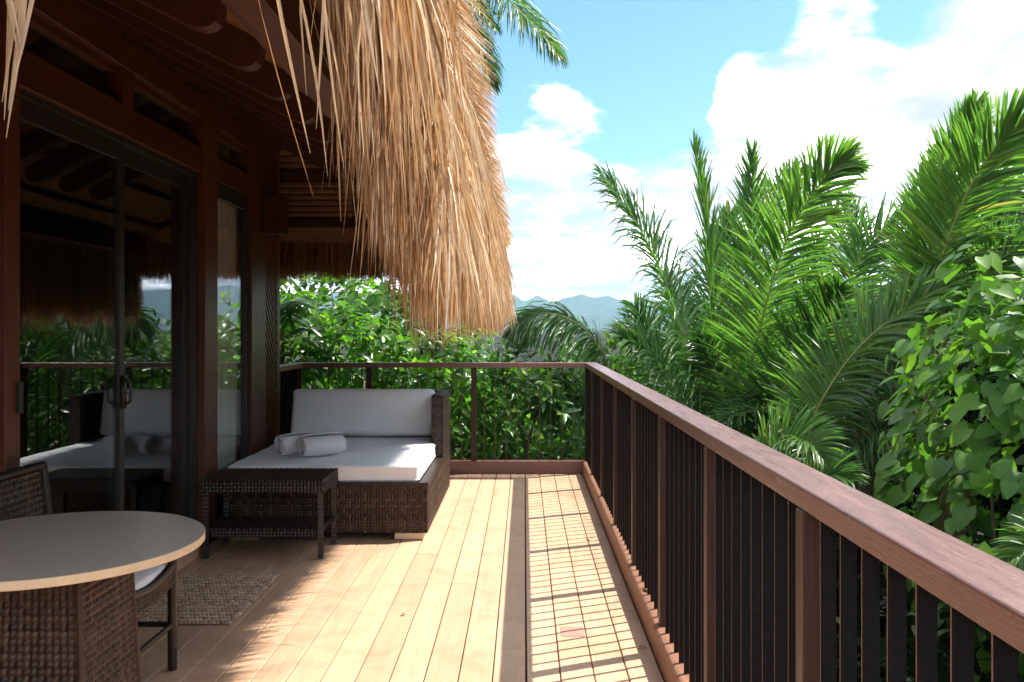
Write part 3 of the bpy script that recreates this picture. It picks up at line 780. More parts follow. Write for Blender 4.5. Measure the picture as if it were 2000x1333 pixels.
# towels
def towel(px, py, Y, L, ang, r_, label, seed):
    c = at(px, py, Y); base = V((c.x, c.y, .519)); o = thing('rolled_towel', tuple(base), label, 'towel', 'rolled white towels on the daybed')
    d = V((math.cos(ang), math.sin(ang), 0)); s_ = V((-d.y, d.x, 0)); up = V((0, 0, 1)); turns = 3.6; n_ = 110; th = .0105
    mb = MB(); rows = 16; ring = 2 * (n_ + 1)
    for j in range(rows + 1):
        u = j / rows; a = d * (L * u)
        for lay in (0, 1):
            for i in range(n_ + 1):
                t = i / n_; q = t * turns * 2 * math.pi - 2.1
                rr = .008 + (r_ - .008) * t - (th if lay else 0) * .62
                rr = max(.003, rr) * (1 + .035 * fnoise(u * 5, t * 9, seed)) * (1 - .10 * (abs(2 * u - 1) ** 6))
                wob = .010 * fnoise(i * .09, seed) if j in (0, rows) else 0
                p = base + a + d * wob + s_ * (rr * math.cos(q) * 1.06) + up * (r_ * .94 + rr * math.sin(q) * .94)
                mb.v.append(tuple(p)); mb.t.append(0)
    for j in range(rows):
        for i in range(n_):
            a_ = j * ring + i; mb.f.append((a_, a_ + ring, a_ + ring + 1, a_ + 1))
            b_ = a_ + n_ + 1; mb.f.append((b_, b_ + 1, b_ + ring + 1, b_ + ring))
    for j in (0, rows):
        for i in range(n_):
            a_ = j * ring + i; b_ = a_ + n_ + 1; mb.f.append((a_, a_ + 1, b_ + 1, b_))
    for j in range(rows):
        a_ = j * ring + n_; b_ = a_ + n_ + 1; mb.f.append((a_, b_, b_ + ring, a_ + ring))
    mb.build('roll', 'terry', o, True)
towel(545, 896, 6.24, .30, R(42), .088, 'rolled white towel lying behind the other one on the mattress', 1.3)
towel(588, 899, 6.17, .32, R(35), .092, 'rolled white towel in front, nearer the edge of the sunlight', 6.1)

# wicker side table
TX0, TX1, TY0, TY1, TZ = -2.035, -1.262, 5.41, 5.83, .505
st = thing('wicker_side_table', (-1.65, 5.62, 0), 'low dark wicker side table with shelf in front of the daybed', 'side table')
mb = MB(); weave(mb, (TX0, TY0, TZ), (TX1, TY0, TZ), (TX0, TY1, TZ), (TX1, TY1, TZ), .021, .019, .003); tag(mb.build('tabletop', 'rattan', st), kind='stuff')
MB().box(TX0 + .008, TY0 + .008, TZ - .085, TX1 - .008, TY1 - .008, TZ - .008).build('top_core', 'lining', st)
mb = MB()
weave(mb, (TX0, TY0, TZ - .09), (TX1, TY0, TZ - .09), (TX0, TY0, TZ), (TX1, TY0, TZ), .022, .020, .003)
weave(mb, (TX1, TY0, TZ - .09), (TX1, TY1, TZ - .09), (TX1, TY0, TZ), (TX1, TY1, TZ), .022, .020, .003)
tag(mb.build('woven_skirt', 'rattan', st), kind='stuff')
for x in (TX0 + .024, TX1 - .024):
    for y in (TY0 + .024, TY1 - .024):
        mb = MB(); mb.tint = .3; wrapped(mb, (x, y, .0035), (x, y, TZ - .088), .024, .013, 4); o = mb.build('leg', 'rattan', st)
MB().box(TX0 + .05, TY0 + .03, .165, TX1 - .05, TY1 - .03, .185).build('shelf_core', 'lining', st)
mb = MB(); weave(mb, (TX0 + .05, TY0 + .026, .188), (TX1 - .05, TY0 + .026, .188), (TX0 + .05, TY1 - .026, .188), (TX1 - .05, TY1 - .026, .188), .022, .020, .003)
weave(mb, (TX0 + .05, TY0 + .026, .130), (TX1 - .05, TY0 + .026, .130), (TX0 + .05, TY0 + .026, .188), (TX1 - .05, TY0 + .026, .188), .022, .020, .003)
tag(mb.build('shelf', 'rattan', st), kind='stuff')
for x in (TX0 + .024, TX1 - .024):
    mb = MB(); mb.tint = .3; wrapped(mb, (x, TY0 + .05, .18), (x, TY1 - .05, .18), .016); mb.build('stretcher', 'rattan', st)

# round table
CXT, CYT, RT = -1.585, 2.90, .478
rt = thing('round_table', (CXT, CYT, 0), 'round grey-brown table with pale edge on a woven pedestal', 'table')
mb = MB(); K = 96
def ringp(r_, z): return [(CXT + r_ * math.cos(2 * math.pi * k / K), CYT + r_ * math.sin(2 * math.pi * k / K), z) for k in range(K)]
mb.add(ringp(RT - .002, .740), [tuple(range(K))]); top_o = mb.build('tabletop', 'table_laminate', rt)
mb = MB(); prof = [(RT - .002, .7398), (RT, .738), (RT, .714), (RT - .003, .711), (RT - .03, .7105)]
for r_, z in prof: mb.v += ringp(r_, z); mb.t += [0] * K
for i in range(len(prof) - 1):
    for k in range(K): a = i * K; mb.f.append((a + k, a + K + k, a + K + (k + 1) % K, a + (k + 1) % K))
mb.f.append(tuple((len(prof) - 1) * K + k for k in range(K))[::-1]); mb.build('table_edge', 'pale_wood', rt, False)
def pedestal():
    mb = MB(); ht, hb = .172, .205
    cs = [(-1, -1), (1, -1), (1, 1), (-1, 1)]
    for i in range(4):
        a, b = cs[i], cs[(i + 1) % 4]
        weave(mb, (CXT + a[0] * hb, CYT + a[1] * hb, .006), (CXT + b[0] * hb, CYT + b[1] * hb, .006), (CXT + a[0] * ht, CYT + a[1] * ht, .709), (CXT + b[0] * ht, CYT + b[1] * ht, .709), .0235, .0198, .0042)
    tag(mb.build('pedestal', 'rattan_brown', rt), kind='stuff')
    for a in cs:
        m_ = MB(); m_.tint = .45; wrapped(m_, (CXT + a[0] * hb, CYT + a[1] * hb, .0035), (CXT + a[0] * ht, CYT + a[1] * ht, .7085), .010); m_.build('corner_cane', 'rattan_brown', rt, True)
pedestal()
mb = MB(); mb.box(CXT - .15, CYT - .15, .02, CXT + .15, CYT + .15, .70); mb.build('inner_box', 'lining', rt)

# chair, its back to the glass door
ch = thing('wicker_chair', (-1.76, 3.45, 0), 'dark wicker chair with white seat cushion tucked behind the round table', 'chair')
FX, BX, Ya, Yb, SZ = -1.50, -2.0, 3.215, 3.665, .44
for y in (Ya, Yb):
    mb = MB(); mb.tint = .35; wrapped(mb, (FX, y, .0035), (FX, y, SZ + .035), .0185, .014); mb.build('leg', 'rattan', ch, True)
    mb = MB(); mb.tint = .35; wrapped(mb, (BX - .01, y, .0035), (BX, y, SZ), .0175, .014); wrapped(mb, (BX, y, SZ), (BX - .05, y, .87), .0165, .014); mb.build('back_leg', 'rattan', ch, True)
    mb = MB(); mb.tint = .3; wrapped(mb, (FX, y, .195), (BX, y, .195), .011, .010); mb.build('stretcher', 'rattan', ch, True)
    m_ = MB(); weave(m_, (BX, y, SZ - .07), (FX, y, SZ - .07), (BX, y, SZ + .005), (FX, y, SZ + .005), .018, .017, .003); tag(m_.build('seat_side', 'rattan_brown', ch), kind='stuff')
mb = MB(); mb.tint = .3; wrapped(mb, (FX, Ya, .195), (FX, Yb, .195), .011, .010); mb.build('stretcher', 'rattan', ch, True)
def dip(v): return .030 * math.sin(math.pi * v)
mb = MB(); nv_ = 8
for i in range(nv_):
    v0, v1 = i / nv_, (i + 1) / nv_; ya, yb = Ya + (Yb - Ya) * v0, Ya + (Yb - Ya) * v1
    weave(mb, (FX + .012, ya, SZ - .075 - dip(v0) * .4), (FX + .012, yb, SZ - .075 - dip(v1) * .4), (FX + .012, ya, SZ + .01 - dip(v0)), (FX + .012, yb, SZ + .01 - dip(v1)), .0186, .0175, .003)
tag(mb.build('seat_front', 'rattan_brown', ch), kind='stuff')
mb = MB(); mb.tint = .35
path = [(FX, Ya + (Yb - Ya) * i / 24, SZ + .008 - dip(i / 24)) for i in range(25)]
mb.tube(path, [.017 if i % 2 else .0185 for i in range(25)], 8); mb.build('seat_rim', 'rattan', ch, True)
MB().box(BX, Ya + .01, SZ - .06, FX - .01, Yb - .01, SZ - .035).build('seat_board', 'lining', ch)
pad('seat_cushion', BX + .03, Ya + .02, SZ - .034, FX - .005, Yb - .02, SZ + .018, 'canvas', ch, .018, .012, 5.0)
mb = MB(); weave(mb, (BX - .006, Ya, SZ + .03), (BX - .006, Yb, SZ + .03), (BX - .052, Ya, .865), (BX - .052, Yb, .865), .027, .021, .004); tag(mb.build('woven_backrest', 'rattan', ch), kind='stuff')
mb = MB(); mb.tint = .3; wrapped(mb, (BX - .052, Ya - .01, .875), (BX - .052, Yb + .01, .875), .016); mb.build('back_rail', 'rattan', ch, True)

# door mat of braided rope
MX0, MX1, MY0, MY1 = -2.04, -1.435, 4.215, 5.03
mato = thing('door_mat', ((MX0 + MX1) / 2, (MY0 + MY1) / 2, 0), 'rectangular braided jute mat in front of the sliding door', 'mat')
MB().box(MX0 + .01, MY0 + .01, .0035, MX1 - .01, MY1 - .01, .010).build('backing', 'mat_rope', mato)
mb = MB(); ny_ = 34; nx_ = 30
for j in range(ny_):
    for i in range(nx_):
        mb.tint = min(1, max(.01, rnd.gauss(.5, .17)))
        cx = MX0 + (MX1 - MX0) * (i + .35 + .3 * (j % 2) + rnd.uniform(-.06, .06)) / nx_; cy_ = MY0 + (MY1 - MY0) * (j + .5 + rnd.uniform(-.05, .05)) / ny_
        q = (.62 if j % 2 else -.62) + rnd.uniform(-.12, .12); rx, ry, rz = .0185, .0088, rnd.uniform(.009, .011); z = .011
        pts = []; 
        for (lat, rr) in ((-.2, .9), (.35, .85), (.8, .5)):
            for k in range(8):
                t = 2 * math.pi * k / 8; a, b = math.cos(t) * rx * rr, math.sin(t) * ry * rr
                pts.append((cx + a * math.cos(q) - b * math.sin(q), cy_ + a * math.sin(q) + b * math.cos(q), z + rz * lat))
        pts.append((cx, cy_, z + rz)); fs = []
        for l in range(2):
            for k in range(8): fs.append((l * 8 + k, l * 8 + (k + 1) % 8, l * 8 + 8 + (k + 1) % 8, l * 8 + 8 + k))
        for k in range(8): fs.append((16 + k, 16 + (k + 1) % 8, 24))
        mb.add(pts, fs)
tag(mb.build('braid', 'mat_rope', mato, True), kind='stuff')

# ------------------------------------------------------------------ palms
def curve(pts, n_):
    P = [2 * pts[0] - pts[1]] + list(pts) + [2 * pts[-1] - pts[-2]]; out_ = []; segs = len(pts) - 1
    for i in range(n_ + 1):
        t = i / n_ * segs; k = min(int(t), segs - 1); t -= k; a, b, c, d = P[k:k + 4]
        out_.append(.5 * ((2 * b) + (c - a) * t + (2 * a - 5 * b + 4 * c - d) * t * t + (3 * b - a - 3 * c + d) * t ** 3))
    return out_
def frond(parent, pts, Lmax, n_, U, droop=.25, mat_='palm', ang=(68, 24), vee=.2, start=.10, w_=.034, seg=4, tint=.45, mess=1.7, rr=.017):
    pts = [V(p) for p in pts]; C = curve(pts, 60); U = V(U); total = sum((b - a).length for a, b in zip(C, C[1:]))
    mr = MB(); mr.tint = .5
    mr.tube(C[::4], [max(.003, rr * (1 - .9 * i / 15)) for i in range(16)], 6)
    ml = MB(); n_ = int(n_ * 1.9); w_ *= .76
    for i in range(n_):
        s_ = (i + rnd.uniform(.1, .9)) / n_; t = start + (1 - start) * s_; k = min(int(t * 60), 59)
        p = C[k].lerp(C[k + 1], t * 60 - k); T = (C[k + 1] - C[k]).normalized()
        S = T.cross(U)
        if S.length < .05: S = T.cross(V((.3, 1, .2)))
        S.normalize(); Nn = S.cross(T).normalized()
        a = R(ang[0] + (ang[1] - ang[0]) * s_ ** 1.3) ; L0 = Lmax * min(1, .5 + 2.4 * s_) * (1 - .72 * s_ ** 3)
        for sd in (-1, 1):
            if rnd.random() < .03 * mess: continue
            aa = a + rnd.gauss(0, .07) * mess; L = L0 * rnd.uniform(.86, 1.06)
            d = (T * math.cos(aa) + S * (sd * math.sin(aa)) + Nn * (vee + rnd.gauss(0, .08) * mess)).normalized()
            q = p.copy(); P = [q.copy()]; dr = droop * rnd.uniform(.6, 1.5); Ds = [d.copy()]
            for j in range(seg):
                d = (d + V((0, 0, -1)) * (dr * (j + .4) / seg)).normalized(); q = q + d * (L / seg); P.append(q.copy()); Ds.append(d.copy())
            tw = rnd.gauss(0, .5)
            sides = []
            for dd in Ds:
                w0 = Nn.cross(dd)
                if w0.length < .05: w0 = S
                w0.normalize(); sides.append((w0 * math.cos(tw) + dd.cross(w0) * math.sin(tw)).normalized())
            ww = w_ * rnd.uniform(.8, 1.15); ws = [ww * .45] + [ww * (1 - .55 * (j / seg) ** 1.5) for j in range(1, seg)] + [ww * .05]
            ml.tint = 0.99 if rnd.random() < .012 else min(.9, max(.01, rnd.gauss(tint, .20)))
            ml.ribbon(P, ws, sides, .16)
    o = ml.build('frond', mat_, parent)
    mr.build('rachis', 'rachis', o, True)
    return o
def palm(name, base, label, trunk_r=.12, group='palms beside the deck', crown_z=None):
    base = V(base); o = thing(name, (base.x, base.y, -4.0), label, 'palm tree', group)
    mb = MB(); h = base.z + 4.0; n_ = max(6, int(h / .09)); path = []; rr = []
    for i in range(n_ + 1):
        t = i / n_; path.append((base.x + .12 * math.sin(t * 2.2) - .12 * math.sin(2.2), base.y, -4.0 + h * t)); rr.append(trunk_r * (1.25 - .35 * t) * (1.06 if i % 2 else .97))
    mb.tube(path, rr, 10); mb.build('trunk', 'bark', o, True)
    return o
def P3(l): return [at(*p) for p in l]
def wild(parent, c, n_, L, el=(25, 80), az=(0, 360), Lf=.55, nl=46, mat_='palm', tint=.35, seg=3, bend=1.0, w_=.036):
    """fronds leaning out of a crown in every direction"""
    c = V(c)
    for i in range(n_):
        q = R(az[0] + (az[1] - az[0]) * (i + rnd.uniform(.1, .9)) / n_); e = R(rnd.uniform(*el)); l = L * rnd.uniform(.75, 1.1)
        d = V((math.cos(q) * math.cos(e), math.sin(q) * math.cos(e), math.sin(e))); p = c + V((d.x, d.y, 0)) * .06; pts = [p.copy()]
        for k in range(4):
            d = (d + V((0, 0, -.30 * bend * (k + .3) / 2))).normalized(); p = p + d * (l / 4); pts.append(p.copy())
        frond(parent, pts, Lf, nl, (0, 0, 1) if e < R(65) else (-math.cos(q), -math.sin(q), .3), .35, mat_, tint=tint, seg=seg, w_=w_)

# the palm in the middle of the view
PK = 1.28
def P3k(l): return [at(x, y, Y * PK) for x, y, Y in l]
pa = palm('coconut_palm', at(1440, 1010, 8.4 * PK), 'large young coconut palm with upright fronds in the centre beyond the railing')
frond(pa, P3k([(1425, 960, 8.4), (1372, 780, 8.3), (1318, 610, 8.2), (1262, 470, 8.1), (1178, 348, 8.0)]), .82 * PK, 104, (.55, -.5, .6), .48, w_=.042, tint=.40)
frond(pa, P3k([(1420, 940, 8.5), (1395, 700, 8.6), (1383, 480, 8.7), (1356, 282, 8.8)]), .62 * PK, 70, (.7, -.7, 0), .05, ang=(30, 8), w_=.042, tint=.55)
frond(pa, P3k([(1440, 980, 8.3), (1458, 770, 8.1), (1500, 580, 7.9), (1545, 450, 7.7), (1612, 345, 7.5), (1650, 318, 7.4)]), .66 * PK, 104, (-.35, -1, .12), .22, ang=(56, 20), vee=.12, tint=.66, w_=.046)
frond(pa, P3k([(1440, 960, 8.6), (1452, 720, 8.9), (1466, 500, 9.1), (1470, 300, 9.2)]), .70 * PK, 80, (-.3, -1, 0), .06, ang=(50, 14), w_=.042, tint=.5)
frond(pa, P3k([(1430, 960, 8.7), (1420, 740, 9.0), (1440, 560, 9.4), (1510, 400, 9.8), (1560, 330, 10.0)]), .72 * PK, 80, (-.6, -.8, 0), .12, w_=.042, tint=.35)
frond(pa, P3k([(1425, 950, 8.3), (1340, 800, 8.0), (1275, 700, 7.8), (1215, 660, 7.6)]), .62 * PK, 64, (.2, -.6, .8), .35, w_=.042, tint=.3)
frond(pa, P3k([(1450, 960, 8.2), (1520, 780, 7.9), (1600, 650, 7.7), (1640, 560, 7.5)]), .62 * PK, 70, (-.2, -.9, .4), .2, w_=.042, tint=.35)
frond(pa, P3k([(1410, 960, 8.6), (1360, 760, 9.0), (1330, 620, 9.4), (1300, 540, 9.8)]), .6 * PK, 60, (.3, -.8, .4), .3, w_=.042, tint=.3)
frond(pa, P3k([(1430, 960, 8.8), (1385, 760, 9.2), (1400, 560, 9.6), (1425, 420, 9.9)]), .72 * PK, 74, (-.2, -1, 0), .12, ang=(55, 18), w_=.044, tint=.28)
frond(pa, P3k([(1445, 960, 8.8), (1480, 760, 9.3), (1560, 600, 9.7), (1600, 470, 10.0)]), .74 * PK, 74, (-.2, -1, .1), .15, w_=.044, tint=.22)
frond(pa, P3k([(1425, 960, 8.7), (1345, 820, 9.0), (1290, 700, 9.2), (1240, 600, 9.3)]), .66 * PK, 70, (.2, -.9, .3), .25, w_=.044, tint=.2)
frond(pa, P3k([(1440, 980, 8.5), (1430, 860, 8.4), (1400, 740, 8.3), (1370, 660, 8.2)]), .62 * PK, 64, (.1, -.9, .3), .3, w_=.042, tint=.15)
frond(pa, P3k([(1450, 980, 8.5), (1510, 880, 8.4), (1570, 790, 8.3), (1640, 740, 8.2)]), .62 * PK, 64, (-.1, -.8, .5), .35, w_=.042, tint=.15)
wild(pa, at(1440, 1000, 8.4 * PK), 6, 2.2, (10, 40), (180, 360), .7, 46, tint=.2, w_=.042)
# frond arching over the corner of the railing
pb = palm('coconut_palm', at(1215, 860, 10.2), 'palm with one low frond arching over the corner of the railing', .10)
frond(pb, P3([(1205, 800, 10.2), (1180, 700, 10.0), (1130, 634, 9.9), (1060, 612, 9.8), (1005, 640, 9.7)]), .80, 86, (.1, -.35, .9), .60, tint=.22, ang=(75, 30), vee=-.12, w_=.040)
frond(pb, P3([(1205, 820, 10.3), (1160, 780, 10.0), (1110, 770, 9.8), (1050, 800, 9.6)]), .75, 60, (.1, -.6, .8), .45, tint=.25)
wild(pb, at(1215, 900, 10.4), 5, 1.4, (0, 25), (-20, 180), .5, 44, tint=.3)
# the palm with dark crossing fronds
pc = palm('coconut_palm', at(1650, 900, 10.5), 'palm with dark crossing fronds behind the centre palm')
frond(pc, P3([(1650, 860, 10.5), (1640, 640, 10.4), (1690, 490, 10.3), (1790, 415, 10.2)]), .78, 76, (-.3, -.7, .6), .35, tint=.25)
frond(pc, P3([(1650, 860, 10.6), (1668, 620, 10.8), (1650, 460, 11), (1590, 385, 11.2)]), .74, 70, (.3, -.8, .5), .3, tint=.2)
frond(pc, P3([(1650, 860, 10.6), (1680, 650, 10.9), (1690, 500, 11.2), (1650, 390, 11.4)]), .7, 70, (.2, -.9, .3), .2, tint=.4)
frond(pc, P3([(1655, 860, 10.4), (1720, 700, 10.2), (1780, 620, 10.0), (1850, 600, 9.8)]), .7, 66, (-.2, -.6, .8), .35, tint=.25)
wild(pc, at(1650, 900, 10.5), 7, 2.4, (25, 65), (120, 400), .66, 46, tint=.25)
# low bright frond to the right of the middle
pd = palm('coconut_palm', at(1575, 960, 6.6), 'palm with a bright frond reaching to the right over dark leaves', .09)
frond(pd, P3([(1575, 930, 6.6), (1590, 815, 6.6), (1668, 690, 6.5), (1760, 610, 6.4), (1852, 560, 6.3)]), .52, 84, (-.35, -.6, .75), .16, vee=.30, tint=.66, w_=.032)
frond(pd, P3([(1575, 930, 6.7), (1640, 800, 6.6), (1720, 730, 6.4), (1800, 720, 6.2)]), .5, 60, (-.2, -.5, .8), .35, tint=.3, mat_='palm')
frond(pd, P3([(1575, 930, 6.7), (1690, 850, 6.4), (1760, 850, 6.2), (1810, 900, 6.0)]), .5, 56, (-.2, -.4, .9), .45, tint=.25)
for (l, L) in (([(1590, 900, 6.8), (1690, 780, 6.5), (1750, 760, 6.4), (1790, 850, 6.3)], .42), ([(1800, 900, 5.6), (1830, 900, 5.5), (1850, 960, 5.4), (1860, 1080, 5.3)], .30), ([(1600, 930, 6.7), (1640, 900, 6.5), (1670, 920, 6.4), (1690, 1000, 6.3)], .36)):
    frond(pd, P3(l), L, 40, (0, -.5, .8), .6, mat_='palm_dry', tint=.5, w_=.024)
# small fan just over the handrail
pe = palm('palm_seedling', at(1560, 1010, 4.7), 'small sunlit palm frond just above the middle of the handrail', .05)
frond(pe, P3([(1470, 905, 4.9), (1500, 876, 4.8), (1545, 858, 4.7), (1585, 868, 4.6), (1610, 900, 4.55)]), .27, 46, (-.1, -.55, .8), .25, vee=.5, tint=.72, w_=.024, rr=.008, ang=(80, 40))
frond(pe, P3([(1560, 1010, 4.7), (1520, 930, 4.9), (1490, 890, 5.0), (1455, 880, 5.1)]), .25, 40, (-.1, -.5, .8), .3, tint=.4, w_=.022, rr=.008)
frond(pe, P3([(1560, 1010, 4.7), (1590, 960, 4.6), (1620, 930, 4.5), (1660, 940, 4.4)]), .25, 40, (-.1, -.5, .8), .3, tint=.4, w_=.022, rr=.008)
# tall palm at the right
pf = palm('coconut_palm', at(1830, 700, 7.4), 'tall palm with upright fronds rising at the upper right', .13)
frond(pf, P3([(1822, 680, 7.4), (1815, 530, 7.3), (1850, 360, 7.2), (1905, 205, 7.1)]), .58, 86, (-.5, -.85, .1), .10, ang=(44, 14), tint=.5)
frond(pf, P3([(1825, 680, 7.3), (1832, 540, 7.1), (1885, 385, 6.9), (1960, 270, 6.7), (2050, 210, 6.5)]), .60, 92, (-.45, -.9, .2), .18, ang=(54, 20), tint=.66, w_=.038)
frond(pf, P3([(1830, 690, 7.4), (1850, 560, 7.5), (1910, 440, 7.6), (2010, 360, 7.7)]), .56, 76, (-.3, -.8, .5), .25, tint=.4)
frond(pf, P3([(1835, 690, 7.2), (1880, 600, 7.0), (1950, 510, 6.8), (2050, 460, 6.6)]), .5, 70, (-.2, -.7, .6), .3, tint=.4)
frond(pf, P3([(1820, 690, 7.5), (1800, 560, 7.8), (1800, 420, 8.1), (1830, 300, 8.3)]), .5, 70, (-.2, -1, .1), .1, tint=.3, ang=(50, 16))
frond(pf, P3([(1830, 690, 7.5), (1890, 500, 7.9), (1960, 330, 8.2), (2030, 220, 8.4)]), .7, 70, (-.5, -.8, .2), .15, tint=.35)
wild(pf, at(1850, 740, 7.4), 4, 1.4, (-10, 20), (-60, 60), .5, 44, tint=.2)
# frond tip low at the right edge
pg = palm('palm_seedling', at(2110, 1170, 3.3), 'small palm with a pale frond tip at the far right edge of the railing', .05)
frond(pg, P3([(2110, 1160, 3.3), (2080, 1080, 3.3), (2030, 1065, 3.3), (1968, 1098, 3.3)]), .20, 40, (0, -.4, .9), .35, tint=.7, w_=.02, rr=.007)
frond(pg, P3([(2110, 1160, 3.3), (2090, 1200, 3.5), (2030, 1230, 3.7), (1960, 1290, 3.9)]), .24, 40, (0, -.4, .9), .4, tint=.3, w_=.02, rr=.007)
frond(pg, P3([(2110, 1160, 3.3), (2050, 1150, 3.6), (1990, 1170, 4.0), (1930, 1230, 4.3)]), .26, 40, (0, -.4, .9), .4, tint=.25, w_=.02, rr=.007)
# tall palm behind the house: its fronds hang over the roof edge
ph = palm('coconut_palm', (-1.2, 11.2, 6.9), 'tall palm behind the roof, fronds hanging at the top of the view', .15)
def P3o(l): return [at(*p) for p in l]
frond(ph, [V((-1.2, 11.2, 6.9))] + P3([(925, -90, 10.6), (985, -10, 10.3), (1045, 55, 10.1), (1086, 105, 10.0)]), .78, 74, (0, -.2, 1), .75, tint=.55, ang=(60, 30))
frond(ph, [V((-1.2, 11.2, 6.9))] + P3([(880, -60, 10.9), (915, 30, 10.9), (945, 110, 10.9), (958, 165, 10.9)]), .62, 72, (0, -.3, 1), .55, tint=.35, ang=(55, 26))
frond(ph, [V((-1.2, 11.2, 6.9))] + P3([(850, -70, 11.2), (880, 20, 11.2), (905, 90, 11.2), (925, 140, 11.2)]), .62, 66, (.3, -.3, 1), .5, tint=.3)
frond(ph, [V((-1.2, 11.2, 6.9))] + P3([(860, -150, 10.5), (890, -60, 10.2), (925, 0, 10.0), (965, 55, 9.9)]), .55, 66, (.3, -.3, 1), .5, tint=.6)
wild(ph, (-1.2, 11.2, 6.9), 9, 3.2, (20, 70), (20, 250), .75, 44, tint=.4)

# ------------------------------------------------------------------ shrubs
def leaf_mesh(name, m_, wid, rows=6, fold=.16, bend=.25, shape='lance'):
    mb = MB(); vs = []
    for i in range(rows + 1):
        t = i / rows
        if shape == 'lance': w_ = wid * (max(0.0, math.sin(math.pi * min(1, t ** .85))) ** .9) * (1 - .15 * t)
        else: w_ = wid * (1.0 if t == 0 else (max(0.0, math.cos(math.pi / 2 * max(0, (t - .18) / .82))) ** .85 if t > .18 else 1.0)) * (.62 if t == 0 else 1)
        z = -bend * t * t
        back = -.16 if (shape == 'heart' and i == 0) else 0
        vs += [(-w_ / 2, t + back, z + fold * w_), (0, t, z), (w_ / 2, t + back, z + fold * w_)]
    fs = []
    for i in range(rows): a = 3 * i; fs += [(a, a + 1, a + 4, a + 3), (a + 1, a + 2, a + 5, a + 4)]
    mb.add(vs, fs); return mb.mesh(name, m_, True)
def orient(p, d, nrm, L):
    d = V(d).normalized(); x = d.cross(V(nrm))
    if x.length < .05: x = d.cross(V((.4, .3, .9)))
    x.normalize(); z = x.cross(d)
    M = Matrix(((x.x * L, d.x * L, z.x * L, p[0]), (x.y * L, d.y * L, z.y * L, p[1]), (x.z * L, d.z * L, z.z * L, p[2]), (0, 0, 0, 1)))
    return M
def sprout(parent, me, mats, nobj, m_, score):
    """nearest leaves as pieces of their own, the rest joined"""
    order = sorted(range(len(mats)), key=lambda i: score(mats[i].translation))
    for i in order[:nobj]: place('leaf', me, mats[i], parent)
    mb = MB(); base = [v.co.copy() for v in me.vertices]; fs = [tuple(p.vertices) for p in me.polygons]
    for i in order[nobj:]:
        mb.tint = rnd.random(); M = mats[i]; mb.add([M @ v for v in base], fs)
    if len(order) > nobj: tag(mb.build('foliage', m_, parent, True), kind='stuff')
camp = V((0, 0, EYE))
def shrub(name, label, c, rad, n_whorl, leaf, L, nobj, m_, ground=-4.0, cat='shrub', group='shrubs behind the far railing', spread=(35, 85), per=(5, 9), stems=5, lump=.25, upb=.35, lo=-.55):
    c = V(c); o = thing(name, (c.x, c.y, ground), label, cat, group); mats = []; sd = rnd.uniform(0, 50)
    tips = []
    for i in range(n_whorl):
        while True:
            d = V((rnd.gauss(0, 1), rnd.gauss(0, 1), rnd.gauss(0, 1))).normalized()
            if d.z > lo: break
        k = (.66 + .36 * rnd.random() ** .5) * (1 + lump * fnoise(d.x * 2.1 + sd, d.y * 2.1, d.z * 2.1) + lump * .5 * fnoise(d.x * 5 + sd, d.y * 5, d.z * 5))
        p = c + V((d.x * rad[0], d.y * rad[1], d.z * rad[2])) * k; tips.append(p)
        ax = (d + V((0, 0, upb)) + V((rnd.gauss(0, .25), rnd.gauss(0, .25), rnd.gauss(0, .2)))).normalized()
        s1 = ax.cross(V((.2, .9, .3))).normalized(); s2 = ax.cross(s1); m0 = rnd.randint(*per); ph_ = rnd.uniform(0, 6)
        for j in range(m0):
            q = ph_ + j * 2.4; e = R(spread[0] + (spread[1] - spread[0]) * (1 - j / m0) + rnd.uniform(-10, 10))
            dd = (ax * math.cos(e) + (s1 * math.cos(q) + s2 * math.sin(q)) * math.sin(e)); dd.z -= .12
            mats.append(orient(p - ax * (L * .35 * (1 - j / m0)), dd, ax + V((0, 0, .3)), L * rnd.uniform(.7, 1.15)))
    fwd = V((c.x, c.y, 0)).normalized()
    sprout(o, leaf, mats, nobj, m_, lambda p: p.dot(fwd) - .25 * p.z)
    for i in range(stems):
        t = tips[int(i * len(tips) / stems)]; mid = c + V((rnd.uniform(-.2, .2) * rad[0], rnd.uniform(-.2, .2) * rad[1], -rad[2] * .6))
        b = V((c.x + rnd.uniform(-.12, .12), c.y + rnd.uniform(-.12, .12), ground))
        m2 = MB(); m2.tube(curve([b, mid, t], 8), [.035 - .0035 * k for k in range(9)], 6); m2.build('stem', 'bark', o, True)
    return o
lance = leaf_mesh('leaf', 'leaf', .34)
lance_b = leaf_mesh('leaf', 'leaf', .46, 6, .12, .35)
hed = [
 ('broad-leaved shrub filling the corner beside the lattice column', (-3.05, 9.75, .75), (.95, .75, 1.35), 150, lance_b, .20),
 ('glossy shrub behind the daybed back cushion', (-1.95, 9.7, .55), (.85, .70, 1.15), 140, lance, .19),
 ('glossy shrub right of the daybed arm behind the railing post', (-.95, 9.65, .45), (.85, .65, 1.05), 150, lance, .18),
 ('glossy shrub in the middle of the far railing', (-.05, 9.75, .30), (.80, .65, .95), 150, lance, .18),
 ('shrub growing at the corner where the railings meet', (.72, 9.9, -.05), (.75, .65, .95), 120, lance, .18),
 ('taller leafy shrub just below the hanging end of the thatch', (-1.15, 10.9, 1.0), (.9, .7, 1.15), 130, lance_b, .20),
 ('taller leafy shrub seen under the far thatch fringe', (-2.25, 10.9, 1.15), (1.1, .7, 1.25), 130, lance_b, .21),
]
for (lab, c, rad, nw, lf, L) in hed: shrub('leafy_shrub', lab, c, rad, nw, lf, L, 170, 'leaf', lo=-.8)
